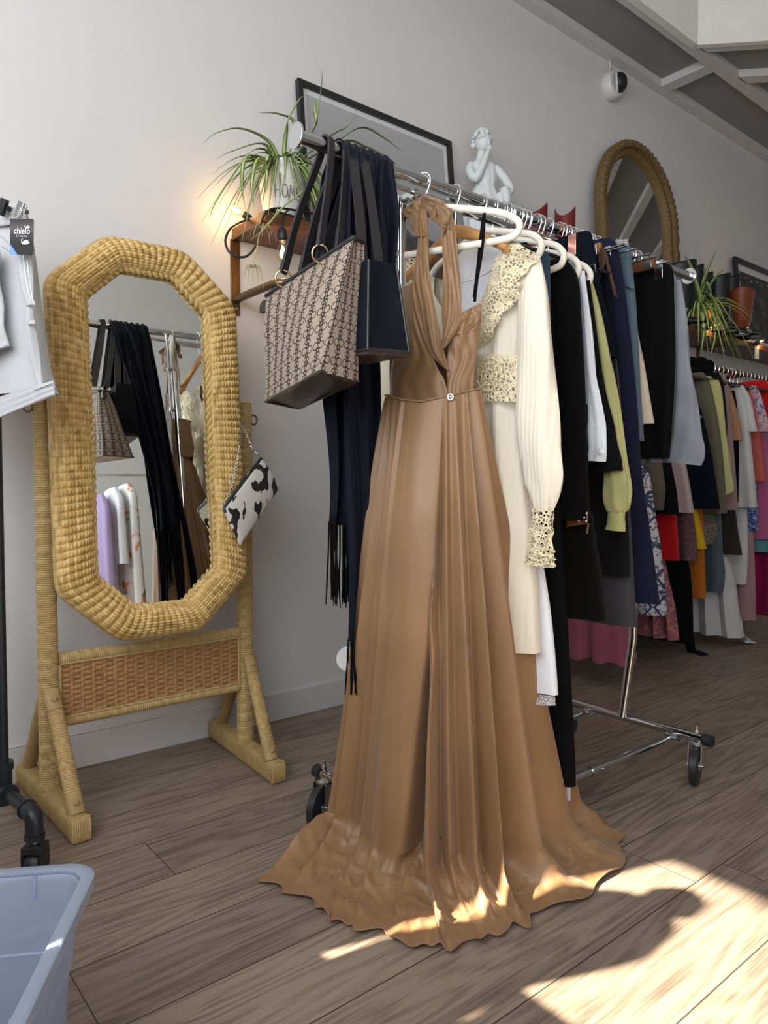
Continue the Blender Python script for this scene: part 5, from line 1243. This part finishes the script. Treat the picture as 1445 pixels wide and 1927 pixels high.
def bluefloral():
    nn = N('blue_palmette_print'); s_ = nn.n('ShaderNodeSeparateXYZ', i_Vector=obj(nn)); Y, Z = s_.outputs[1], s_.outputs[2]
    a = nn.math('SUBTRACT', nn.math('FRACT', nn.math('MULTIPLY', Y, 8.0)), .5); b = nn.math('SUBTRACT', nn.math('FRACT', nn.math('MULTIPLY', Z, 6.5)), .5)
    r = nn.math('SQRT', nn.math('ADD', nn.math('MULTIPLY', a, a), nn.math('MULTIPLY', b, b))); th = nn.math('ARCTAN2', a, b)
    pet = nn.math('ADD', .22, nn.math('MULTIPLY', nn.math('SINE', nn.math('MULTIPLY', th, 9.0)), .11)); m1 = nn.math('LESS_THAN', r, pet)
    m2 = nn.math('LESS_THAN', nn.math('ABSOLUTE', nn.math('SUBTRACT', nn.math('ABSOLUTE', a), nn.math('MULTIPLY', nn.math('ABSOLUTE', b), .9))), .05)
    n1 = nn.math('GREATER_THAN', noise(nn, obj(nn), 55, 2), .56)
    m_ = nn.math('MAXIMUM', nn.math('MAXIMUM', m1, m2), nn.math('MULTIPLY', n1, .8)); M['blue_palmette'] = nn.set(nn.mix(m_, (.58, .58, .60), (.035, .05, .11)), .9)
bluefloral()
FCOUNT = 0
def farg(name, label, cat, mat, pix, yn=1.955, hang=True, sl=None, slr=None, **k):
    """pix: the edge that shows, from shoulder to hem; its second point sits yn from the far wall line"""
    x0 = P(*pix[1], y=yn).x; edge = [(lambda p: (p.y, p.z))(P(u, v, x=x0)) for u, v in pix]
    kk = dict(t=.030, amp=.010, k=6, n=48, lev=30); kk.update(k); seed = len(bpy.data.objects) % 13
    r_ = garment(name, label, cat, mat, x0, None, yc=RAILY, group=FG, edge=edge, seed=seed, **kk)
    if sl: sleeve(r_, mat, x0 - .02, sl, slr, tx=.5, seed=seed, n=18, lev=24)
    return r_
far_rows = [
 ('maxi_dress', 'blue and white palmette print dress hanging lowest beside the chrome upright', 'dress', 'blue_palmette', [(1214, 880), (1222, 900), (1230, 960), (1240, 1020), (1248, 1090), (1254, 1160)], 1.97, {}),
 ('ruffle_skirt', 'dusty pink floral ruffle skirt peeping out under the palmette print dress', 'skirt', 'pink_floral', [(1255, 1080), (1262, 1110), (1270, 1150), (1277, 1205)], 1.98, dict(amp=.02, k=11)),
 ('ruffled_dress', 'raspberry pink tiered ruffle dress under the grey suiting trousers', 'dress', fm('raspberry', .30, .085, .14), [(1165, 1060), (1172, 1100), (1182, 1180), (1190, 1250)], 1.90, dict(amp=.045, k=9, t=.07, bottom_wave=.03)),
 ('olive_top', 'olive brown top showing as a thin strip right of the palmette dress', 'top', fm('olive_brown', .11, .09, .065), [(1235, 800), (1245, 880), (1250, 920), (1246, 960)], 1.96, {}),
 ('tunic', 'black tunic top over the red skirt on the far rail', 'top', 'black', [(1252, 800), (1262, 870), (1272, 920), (1277, 968)], 1.95, {}),
 ('red_skirt', 'bright red short skirt between the palmette dress and the maroon tweed', 'skirt', fm('signal_red', .45, .008, .012), [(1268, 960), (1272, 985), (1275, 1020), (1277, 1055)], 1.96, {}),
 ('chiffon_blouse', 'pale pink chiffon blouse with a flared sleeve over the maroon tweed skirt', 'blouse', fm('pale_pink', .44, .34, .35), [(1275, 800), (1288, 870), (1297, 920), (1304, 965)], 1.95, dict(amp=.014)),
 ('tweed_skirt', 'maroon flecked tweed skirt above the long black trousers', 'skirt', 'maroon_tweed', [(1298, 950), (1304, 975), (1309, 1010), (1312, 1055)], 1.95, {}),
 ('long_trousers', 'long black trousers whose hem trails on the floor beneath the tweed skirt', 'trousers', 'black', [(1292, 1050), (1298, 1080), (1302, 1140), (1303, 1212)], 1.97, dict(k=3)),
 ('overcoat', 'black overcoat at the near end of the far wall rail', 'coat', 'dknavy', [(1290, 705), (1306, 740), (1322, 790), (1335, 850), (1345, 910), (1352, 958)], 1.99, dict(t=.05)),
 ('turquoise_scarf', 'turquoise cloth corner poking out beside the grey jersey top', 'scarf', fm('turquoise', .13, .33, .36), [(1290, 745), (1302, 760), (1314, 780), (1319, 785), (1296, 800)], 1.955, {}),
 ('mustard_top', 'mustard yellow top above the orange skirt', 'top', fm('mustard', .52, .33, .008), [(1302, 930), (1312, 965), (1322, 1005), (1329, 1033)], 1.95, {}),
 ('orange_skirt', 'long orange skirt behind the black trousers on the far rail', 'skirt', fm('burnt_orange', .40, .125, .012), [(1320, 960), (1324, 1030), (1326, 1070), (1328, 1126)], 1.96, {}),
 ('tweed_shorts', 'gold and grey tweed shorts beside the mustard top', 'shorts', 'gold_tweed', [(1338, 960), (1345, 985), (1349, 1000), (1340, 1025)], 1.95, {}),
 ('khaki_dress', 'plain khaki olive dress left of the pale yellow shirts', 'dress', fm('khaki', .115, .105, .07), [(1322, 700), (1334, 720), (1348, 780), (1358, 850), (1363, 910), (1366, 966)], 1.98, dict(t=.04)),
 ('yellow_shirt', 'pale yellow shirt with a long straight front edge', 'shirt', fm('pale_yellow', .46, .43, .19), [(1336, 708), (1352, 728), (1360, 780), (1367, 830), (1374, 860), (1375, 900)], 1.97, {}),
 ('yellow_blouse', 'second pale yellow shirt whose corner hangs lower than the first', 'shirt', 'pale_yellow', [(1352, 715), (1358, 740), (1364, 800), (1372, 870), (1380, 920), (1368, 932)], 1.93, {}),
 ('slate_dress', 'slate blue dress hanging under the tweed shorts', 'dress', fm('slate_blue', .075, .095, .12), [(1350, 940), (1356, 970), (1359, 1030), (1364, 1080), (1360, 1115)], 1.95, {}),
 ('brown_skirt', 'dark chocolate skirt with a slanted hem under the yellow shirts', 'skirt', fm('chocolate', .032, .022, .022), [(1372, 905), (1380, 940), (1388, 1000), (1396, 1045)], 1.95, {}),
 ('white_maxi_skirt', 'long crumpled white cotton skirt reaching the floor under the slate blue dress', 'skirt', fm('dull_white', .52, .52, .53), [(1378, 1080), (1384, 1110), (1391, 1160), (1398, 1200)], 1.93, dict(amp=.03, k=8, t=.06)),
 ('dark_jacket', 'dark charcoal jacket right of the pale yellow shirts', 'jacket', 'charcoal', [(1352, 700), (1360, 720), (1366, 770), (1368, 820)], 1.97, {}),
 ('dusty_pink_dress', 'long dusty pink dress left of the orange tan top', 'dress', fm('dusty_pink', .28, .20, .19), [(1362, 705), (1370, 730), (1376, 800), (1384, 900), (1388, 960)], 1.98, {}),
 ('tan_top', 'orange tan top with a flared sleeve left of the white lace dress', 'top', fm('tan_orange', .38, .19, .11), [(1372, 725), (1382, 760), (1392, 800), (1396, 828)], 1.96, {}),
 ('black_dress', 'black dress between the tan top and the white lace dress', 'dress', 'black', [(1382, 735), (1387, 780), (1389, 860), (1388, 945)], 1.97, {}),
 ('white_lace_dress', 'white dress with scalloped lace hem on the far rail', 'dress', fm('soft_white', .55, .55, .55), [(1385, 725), (1404, 760), (1412, 830), (1419, 900), (1424, 955)], 1.96, dict(amp=.014, t=.04)),
 ('white_slip', 'long white slip showing below the white lace dress', 'slip', 'soft_white', [(1400, 940), (1405, 960), (1407, 1040), (1404, 1100)], 1.97, {}),
 ('rose_dress', 'long pale rose lace dress hanging below the white slip', 'dress', fm('rose_lace', .36, .20, .22), [(1410, 940), (1416, 1000), (1420, 1090), (1421, 1168)], 1.98, {}),
 ('white_shirt', 'short white shirt with ruffled sleeve between the lace dress and coral dress', 'shirt', 'soft_white', [(1398, 725), (1412, 750), (1420, 790), (1425, 812)], 1.94, dict(amp=.012)),
 ('coral_dress', 'coral red dress right of the white lace dress', 'dress', fm('coral', .45, .10, .075), [(1408, 728), (1420, 760), (1430, 820), (1438, 880), (1440, 905)], 1.98, {}),
 ('cobalt_top', 'cobalt and black printed top below the coral dress', 'top', 'bold_blue_print', [(1420, 900), (1424, 940), (1425, 1000)], 1.96, {}),
 ('floral_blouse', 'cream and blue floral blouse right of the coral dress', 'blouse', printed('pastel_floral', (.5, .42, .40), [(.12, .16, .32), (.5, .2, .28)], 30, .54), [(1422, 725), (1434, 750), (1445, 790), (1452, 812)], 1.95, {}),
 ('pink_dress', 'orchid pink dress at the photograph edge below the coral dress', 'dress', fm('orchid_pink', .45, .11, .24), [(1436, 800), (1446, 860), (1450, 940), (1452, 1015)], 1.97, {}),
 ('teal_dress', 'teal satin dress with shiny bands behind the orchid pink dress', 'dress', fm('teal_satin', .08, .27, .27, .4), [(1444, 800), (1452, 850), (1458, 950), (1460, 1040)], 1.97, {}),
 ('magenta_gown', 'long deep magenta gown at the far right edge of the picture', 'gown', fm('magenta', .26, .008, .07), [(1452, 900), (1460, 1000), (1462, 1080), (1462, 1160)], 1.96, {}),
 ('red_blouse', 'bright red blouse at the far right end of the wall rail', 'blouse', 'signal_red', [(1440, 715), (1452, 740), (1462, 780), (1470, 800)], 1.98, {}),
]
FX = []
for (nm, lb, ct, mt, px, yn, kw) in far_rows:
    r_ = farg(nm, lb, ct, mt, px, yn, **kw); FX.append((r_.location.x, r_.location.z))
# hangers of the far rail
fh = thing('rail_hanger', 'wire hanger among the clothes packed along the far wall rail', 'hanger', (3.6, RAILY, FZ), 'hangers on the far wall rail')
g = G(); g.tube(hookpath(3.6, RAILY, FZ, .018, .07), .0028, 6); g.build('hook', M['hook'], fh)
g = G(); c_ = [(0, -.075), (.19, -.125), (.20, -.135), (.18, -.138), (-.18, -.138), (-.20, -.135), (-.19, -.125)]; g.tube([(3.6, RAILY + a, FZ + b) for a, b in c_], .004, 6, closed=True); g.build('shoulders', M['blackplastic'], fh)
xx = 3.6
for k in range(34):
    xx += .042 + .018 * hsh(k); copy_tree(fh, (xx, RAILY, FZ))
c = P(1316, 688, y=2.13); t = thing('bundled_scarf', 'black scarf knotted over the near end of the far wall rail', 'scarf', c)
g = G(); 
for k in range(7): g.ball(c + Vector((.05 * math.sin(k * 1.7), .03 * math.cos(k * 2.3), .03 * math.sin(k * 2.9))), (.045, .04, .03), 8)
g.tube([c, c + Vector((.05, -.06, -.08)), c + Vector((.12, -.10, -.16))], [.03, .028, .02], 8); g.build('knot', M['black'], t)
# trailing hem on the floor
c = P(1302, 1222, z=.02); t = thing('fabric_belt', 'black cloth belt end lying on the floor under the long black trousers', 'belt', c)
strap('cloth', [Vector((c.x, c.y + .03, .16)), Vector((c.x - .01, c.y, .02)), P(1310, 1226, z=.008), P(1326, 1232, z=.008)], .05, .004, 'black', t, (.5, -.8, 0), 20)
c = P(1395, 1205, z=.02); t = thing('cloth_hem', 'white cotton sash end trailing on the floor beside the crumpled white skirt', 'sash', c)
strap('cloth', [P(1385, 1165, y=1.93), P(1388, 1190, y=1.91), P(1398, 1203, z=.015), P(1412, 1209, z=.012)], .06, .008, 'dull_white', t, (.5, -.8, 0), 20)

# ================================================================== white denim shorts on the pipe rack, left edge
px_ = P(3, 1300, y=2.06).x; el = P(60, 1530, z=.15)
t = thing('pipe_rack', 'black iron pipe clothes rack on castors at the left edge', 'clothes rack', (px_, 2.06, 0))
g = G(); g.tube([(px_, 2.06, .20), (px_, 2.06, 1.62)], .0135, 18); g.build('upright', M['blackpipe'], t)
g = G(); g.tube([(px_, 2.06, 1.62), (-.8, 2.06, 1.62)], .0135, 14); g.build('hanging_rail', M['blackpipe'], t)
g = G(); g.tube([(px_, 2.06, .115), (px_, 2.06, .21)], .021, 18); g.tube([(px_, 2.06, .205), (px_, 2.06, .225)], .025, 18)
d_ = (Vector((el.x, el.y, .15)) - Vector((px_, 2.06, .15))); d_.z = 0; dl = d_.length; d_.normalize(); tee = Vector((px_, 2.06, .15))
g.tube([tee - d_ * .03, tee + d_ * .035], .021, 18); g.tube([tee + d_ * .03, tee + d_ * .042], .025, 18); g.build('tee_fitting', M['blackpipe'], t)
g = G(); g.tube([tee - d_ * .4, tee + d_ * (dl - .02)], .0155, 18); g.build('foot_pipe', M['blackpipe'], t)
e0 = tee + d_ * dl; g = G(); g.tube([e0 - d_ * .032, e0 - d_ * .028], .024, 20); g.tube([Vector(p) for p in interp([tuple(e0 - d_ * .03), tuple(e0), tuple(e0 + d_ * .012 + Vector((0, 0, -.012))), tuple(e0 + d_ * .016 + Vector((0, 0, -.045)))], 16)], .021, 20); q_ = e0 + d_ * .016 + Vector((0, 0, -.045)); g.tube([q_, q_ + Vector((0, 0, -.012))], .024, 20); g.build('elbow', M['blackpipe'], t)
g = G(); g.lathe([(.010, .082), (.010, .095)], (q_.x, q_.y, 0), 14); g.build('swivel_bolt', M['steel'], t)
Mc = Matrix.Translation((q_.x, q_.y, 0)) @ Matrix.Rotation(math.radians(-40), 4, 'Z')
g = G(); g.box((-.024, -.024, .062), (.024, .024, .080), Mc); g.box((-.026, -.022, .02), (-.019, .022, .066), Mc); g.box((.019, -.022, .02), (.026, .022, .066), Mc); cf = g.build('caster_fork', M['blackplastic'], t, bevel=.003, smooth=False)
g = G(); ax = (Mc.to_3x3() @ Vector((1, 0, 0))); cw_ = Vector((q_.x, q_.y, .031)); g.tube([cw_ - ax * .017, cw_ - ax * .014, cw_ + ax * .014, cw_ + ax * .017], [.027, .030, .030, .027], 24); g.build('caster_wheel', M['rubber'], t)

SA = math.radians(30); sd_ = Vector((math.sin(SA), -math.cos(SA), 0)); sn_ = Vector((-math.cos(SA), -math.sin(SA), 0)); S0 = Vector((.475, 1.79, 0)) - sd_ * .30
def spl(o): return (S0 + sn_ * o, sn_)
def sl_(u, v): p = P(u, v, pl=spl(0)); return (-(p - S0).dot(sd_), p.z)
edge = [sl_(u, v) for u, v in ((38, 384), (46, 398), (52, 430), (60, 480), (70, 560), (78, 620), (86, 680), (95, 715), (103, 741))]
sh = garment('denim_shorts', 'white denim bermuda shorts with a swing tag, clipped to the pipe rack', 'shorts', 'white_denim', 0, None, yc=0, group=None, edge=edge, t=.036, amp=.010, k=3, n=80, fan=1.2, seed=2, part='legs')
sh.location = (S0.x, S0.y, edge[0][1]); sh.rotation_euler.z = SA
RIN = (Matrix.Translation(sh.location) @ Matrix.Rotation(SA, 4, 'Z')).inverted()
def att(o): o.parent = sh; o.matrix_local = RIN; return o
def ttt(g, name, mat, **k): return att(g.build(name, M[mat], None, **k))
att(flat('side_seam', 'white_denim', None, spl(.050), [(30, 470), (41, 540), (50, 570), (57, 640), (66, 700), (72, 735)], [(58, 470), (63, 560), (65, 580), (67, 620), (77, 690), (85, 738)], bul=.010, ruf=.004, fr=5, th=.003, cols=14))
for q in (568, 604): att(flat('seam_crease', 'white_denim', None, spl(.064), [(49 + (q - 568) * .1, q), (50 + (q - 568) * .1, q + 8)], [(66, q - 2), (67, q + 6)], rows_n=5, cols=8, bul=.003, ruf=0, th=.002))
att(flat('cuff', 'white_denim', None, spl(.056), [(-60, 770), (-60, 815)], [(101, 716), (104, 744)], rows_n=10, cols=30, bul=.008, ruf=.002, th=.004))
att(flat('front_leg', 'white_denim', None, spl(.064), [(-40, 470), (-40, 560), (-40, 640), (-40, 690)], [(-2, 470), (4, 560), (14, 640), (18, 650)], rows_n=16, cols=14, bul=.012, ruf=.004, th=.004))
att(flat('waistband', 'white_denim', None, spl(.030), [(-50, 412), (-50, 440)], [(49, 388), (54, 420)], rows_n=8, cols=20, bul=.012, ruf=.002, th=.005))
for ln in ([(0, 444), (10, 452), (22, 466)], [(0, 462), (10, 468), (21, 476)], [(-40, 768), (30, 748), (98, 722)], [(43, 480), (50, 530), (58, 566)], [(50, 480), (56, 530), (62, 566)]):
    g = G(); g.tube([P(u, v, pl=spl(.063)) for u, v in interp(ln, 14)], .0007, 4); ttt(g, 'stitching', 'steel')
g = G(); cr_ = []
for (u, v) in ((19, 411), (63, 412), (62, 480), (19, 479)): cr_.append(P(u, v, pl=spl(.090)))
def rr_(a, b): return cr_[0].lerp(cr_[1], a).lerp(cr_[3].lerp(cr_[2], a), b)
rc = [(.06 - .06 * math.cos(q), .04 - .04 * math.sin(q)) for q in np.linspace(0, math.pi / 2, 6)]; rc = [(a, b) for a, b in rc] + [(1 - a, b) for a, b in rc[::-1]] + [(1 - a, 1 - b) for a, b in rc] + [(a, 1 - b) for a, b in rc[::-1]]
fr_ = [rr_(a, b) for a, b in rc]; k_ = len(fr_)
g.add(fr_ + [p - sn_ * .0012 for p in fr_], [tuple(range(k_)), tuple(range(2 * k_ - 1, k_ - 1, -1))] + [(i, k_ + i, k_ + (i + 1) % k_, (i + 1) % k_) for i in range(k_)], [(a, 1 - b) for a, b in rc] * 2)
nn = N('printed_swing_tag'); s_ = nn.n('ShaderNodeSeparateXYZ', i_Vector=uvc(nn)); n1 = noise(nn, uvc(nn), 4, 4, .6, (1, 9, 1))
col = nn.mix(nn.math('MULTIPLY', n1, .8), nn.ramp(s_.outputs[1], [(.3, (.018, .017, .018)), (.55, (.05, .046, .048)), (.72, (.15, .135, .13)), (.95, (.05, .045, .048))]), (.028, .027, .030))
bl = nn.math('LESS_THAN', nn.math('ADD', s_.outputs[0], nn.math('MULTIPLY', s_.outputs[1], 1.1)), .33); col = nn.mix(nn.math('MULTIPLY', bl, nn.math('ADD', .55, n1)), col, (.16, .32, .75)); M['tagprint'] = nn.set(col, .35)
tag_o = ttt(g, 'swing_tag', 'tagprint', smooth=False)
tx_ = (cr_[1] - cr_[0]).normalized(); tu_ = (cr_[0] - cr_[3]).normalized()
def child(o): o.parent = tag_o; return o
def text(body, size, loc, mat):
    cu = bpy.data.curves.new('lettering', 'FONT'); cu.body = body; cu.size = size; cu.align_x = 'CENTER'; cu.extrude = .0002; cu.offset = .0001 if size > .01 else 0; cu.materials.append(M[mat])
    o = bpy.data.objects.new('lettering', cu); COL.objects.link(o); bpy.context.view_layer.update(); me = bpy.data.meshes.new_from_object(o.evaluated_get(bpy.context.evaluated_depsgraph_get())); bpy.data.objects.remove(o)
    X = tx_; Zv = X.cross(tu_).normalized(); Y = Zv.cross(X); m_ = Matrix((X, Y, Zv)).transposed().to_4x4(); m_.translation = loc; me.transform(m_)
    o = bpy.data.objects.new('lettering', me); COL.objects.link(o); return child(o)
text('chielo', .0195, P(41, 440, pl=spl(.0915)), 'paper'); text('S T U D I O S', .0055, P(41, 446, pl=spl(.0915)), 'paper')
for (c, k) in ((P(47, 457, pl=spl(.0912)), .0105), (P(51, 428, pl=spl(.0912)), .0065)):
    f = lambda a, b: c + tx_ * (a * k) + tu_ * (b * k)
    g = G(); g.tube([f(-.9, 0), f(-1.0, .5), f(-.75, .85), f(-.6, .7)], .0009, 6); g.add([f(-1, -.1), f(-.5, .35), f(.2, .6), f(.8, .5), f(1.3, .05), f(.6, -.3), f(-.5, -.35)], [(0, 1, 2, 3, 4, 5, 6)]); child(g.build('swan_picture', M['camwhite'], None, smooth=False))
g = G(); g.tube([P(u, v, pl=spl(o)) for u, v, o in ((40, 414, .093), (38, 405, .09), (43, 392, .075), (44, 405, .092), (41, 413, .0925))], .0008, 5); child(g.build('safety_pin', M['steel'], None))
t = thing('clip_hanger', 'black clip hanger pinching the white denim shorts on the pipe rack', 'hanger', (S0.x, S0.y, 1.62))
g = G(); zb_ = P(36, 388, pl=spl(0)).z; g.tube(hookpath(S0.x, 2.06, 1.622, .018, .06), .0022, 8); g.build('hook', M['steel'], t)
g = G(); g.tube([P(40, 392, pl=spl(.012)), S0 - sd_ * .22 + Vector((0, 0, zb_))], .004, 8); g.build('bar', M['steel'], t)
for (u, v, mt) in ((6, 388, 'blackplastic'), (39, 394, 'steel')):
    c = P(u, v, pl=spl(.060)); g = G(); R_ = Matrix.Translation(c) @ Matrix.Rotation(SA, 4, 'Z') @ Matrix.Rotation(math.radians(25), 4, 'X') @ Matrix.Scale(.62, 4)
    for s2 in (-1, 1): g.box((-.002 + s2 * .007, -.014, -.034), (.001 + s2 * .007, .014, .026), R_)
    for k in range(4): g.tube([R_ @ Vector((-.011, -.013, -.028 + .007 * k)), R_ @ Vector((-.011, .013, -.028 + .007 * k))], .0014, 6)
    g.tube([R_ @ Vector((-.010, 0, 0)), R_ @ Vector((.030, 0, 0))], .006, 10); g.build('clip', M[mt], t, bevel=.001)

# ================================================================== clear storage box, bottom left
BC = Vector((.392, 1.246, 0)); ba = Vector((math.cos(math.radians(149)), math.sin(math.radians(149)), 0)); bb = Vector((math.cos(math.radians(239)), math.sin(math.radians(239)), 0))
BH, BW, BL_ = .30, .40, .62
def bpnt(a, b, z): return BC + ba * a + bb * b + Vector((0, 0, z))
def rrect(ins, r, z, n=8):
    out = []; a0, a1, b0, b1 = ins, BW - ins, ins, BL_ - ins
    for (cx, cy, st) in ((a0 + r, b0 + r, math.pi), (a1 - r, b0 + r, 1.5 * math.pi), (a1 - r, b1 - r, 0), (a0 + r, b1 - r, .5 * math.pi)):
        for i in range(n + 1): th = st + i / n * math.pi / 2; out.append(bpnt(cx + r * math.cos(th), cy + r * math.sin(th), z))
    return out
t = thing('storage_box', 'clear frosted plastic storage box without lid in the bottom left corner', 'box', bpnt(BW / 2, BL_ / 2, 0))
g = G(); lv = [(.050, .030, .002), (.044, .034, .012), (.040, .036, .08), (.034, .038, .17), (.030, .040, .172), (.020, .042, .285), (.019, .042, .296)]
g.grid([rrect(*q) for q in lv], cv=True, cap0=True); g.build('tub', M['bin'], t, solid=.0022)
g = G(); g.grid([rrect(*q) for q in ((.019, .042, .296), (.018, .042, .301), (.004, .046, .303), (.0, .048, .300), (.0, .048, .282), (.003, .047, .282))], cv=True); rim = g.build('rim', M['bin'], t, solid=.002)
for a in (.10, .20, .30): g = G(); g.tube([bpnt(a, .020, .296), bpnt(a, .024, .262)], .0035, 8); g.build('stiffening_rib', M['bin'], t)
for b in (.12, .24, .36, .48): g = G(); g.tube([bpnt(.020, b, .296), bpnt(.026, b, .262)], .0035, 8); g.build('stiffening_rib', M['bin'], t)
g = G(); g.tube([bpnt(.06, .034, .171), bpnt(.34, .034, .171)], .002, 6); g.build('moulded_ledge', M['bin'], t)
lab = [bpnt(.0275, .30, .20), bpnt(.0275, .44, .20), bpnt(.0345, .44, .09), bpnt(.0345, .30, .09)]; nb = -ba
nn = N('sticker_print'); s_ = nn.n('ShaderNodeSeparateXYZ', i_Vector=uvc(nn)); n1 = noise(nn, uvc(nn), 5, 2)
col = nn.ramp(nn.math('ADD', s_.outputs[0], nn.math('MULTIPLY', n1, .25)), [(.12, (.55, .52, .50)), (.30, (.50, .10, .06)), (.42, (.02, .02, .03)), (.62, (.55, .32, .08)), (.9, (.6, .55, .45))]); nn.b.inputs['Base Color'].default_value = (1, 1, 1, 1); M['sticker'] = nn.set(col, .4)
g = G(); g.add([p + nb * .003 for p in lab] + [p + nb * .0022 for p in lab], [(0, 1, 2, 3), (7, 6, 5, 4)], [(0, 1), (1, 1), (1, 0), (0, 0)] * 2); g.build('sticker', M['sticker'], t, smooth=False)

# ================================================================== the other side of the room, seen in the wicker mirror
def Pm(u, v, y):
    r = cF + cR * ((u - 722.5) / FPX) - cU * ((v - 963.5) / FPX); c = Vector((0, 0, CAM_Z)); tt = (MC - c).dot(MN) / r.dot(MN); h = c + r * tt; r2 = r - 2 * r.dot(MN) * MN; s_ = (y - h.y) / r2.y; return h + r2 * s_
YB = -.55
printed('fruit_print', (.80, .80, .80), [(.10, .28, .10), (.75, .28, .12)], 9, .61)
a_ = Pm(215, 892, YB); RB = a_.z
t = thing('window_rack', 'white clothes rail across the room, mirrored in the wicker mirror with pale dresses', 'clothes rack', (a_.x, YB, 0))
g = G(); g.tube([(a_.x - .35, YB, RB), (a_.x + 1.3, YB, RB)], .014, 12); g.build('rail', M['camwhite'], t)
for x in (a_.x - .33, a_.x + 1.28): g = G(); g.tube([(x, YB, .03), (x, YB, RB)], .014, 12); g.build('upright', M['camwhite'], t); g = G(); g.tube([(x, YB - .25, .03), (x, YB + .25, .03)], .016, 12); g.build('foot', M['camwhite'], t)
GG = 'pale dresses mirrored in the wicker mirror'
for (nm, lb, ct, mt, pxs, kw) in (
  ('lilac_dress', 'lilac dress seen only in the wicker mirror, leftmost there', 'dress', fm('lilac', .42, .33, .55), [(197, 925), (203, 960), (208, 1010), (214, 1060), (222, 1130), (226, 1200)], {}),
  ('lace_blouse', 'white lace-hemmed blouse seen only in the wicker mirror', 'blouse', 'white_cotton', [(222, 912), (228, 940), (234, 980), (240, 1030), (246, 1060)], {}),
  ('fruit_dress', 'white dress with fruit print seen only in the wicker mirror', 'dress', 'fruit_print', [(246, 905), (252, 930), (256, 1000), (262, 1060), (266, 1130), (268, 1240)], dict(t=.04))):
    p_ = Pm(*pxs[1], YB + .2); edge = [(YB + .2 + (i / 6) * .03, Pm(u, v, YB + .2).z) for i, (u, v) in enumerate(pxs)]
    edge = [(2 * YB - e[0], e[1]) for e in edge]
    edge = [(YB - (.10 if i == 0 else abs(e[0] - YB)), e[1]) for i, e in enumerate(edge)]
    garment(nm, lb, ct, mt, p_.x, None, yc=YB, group=GG, edge=edge, **{**dict(t=.035, amp=.012, k=6), **kw})
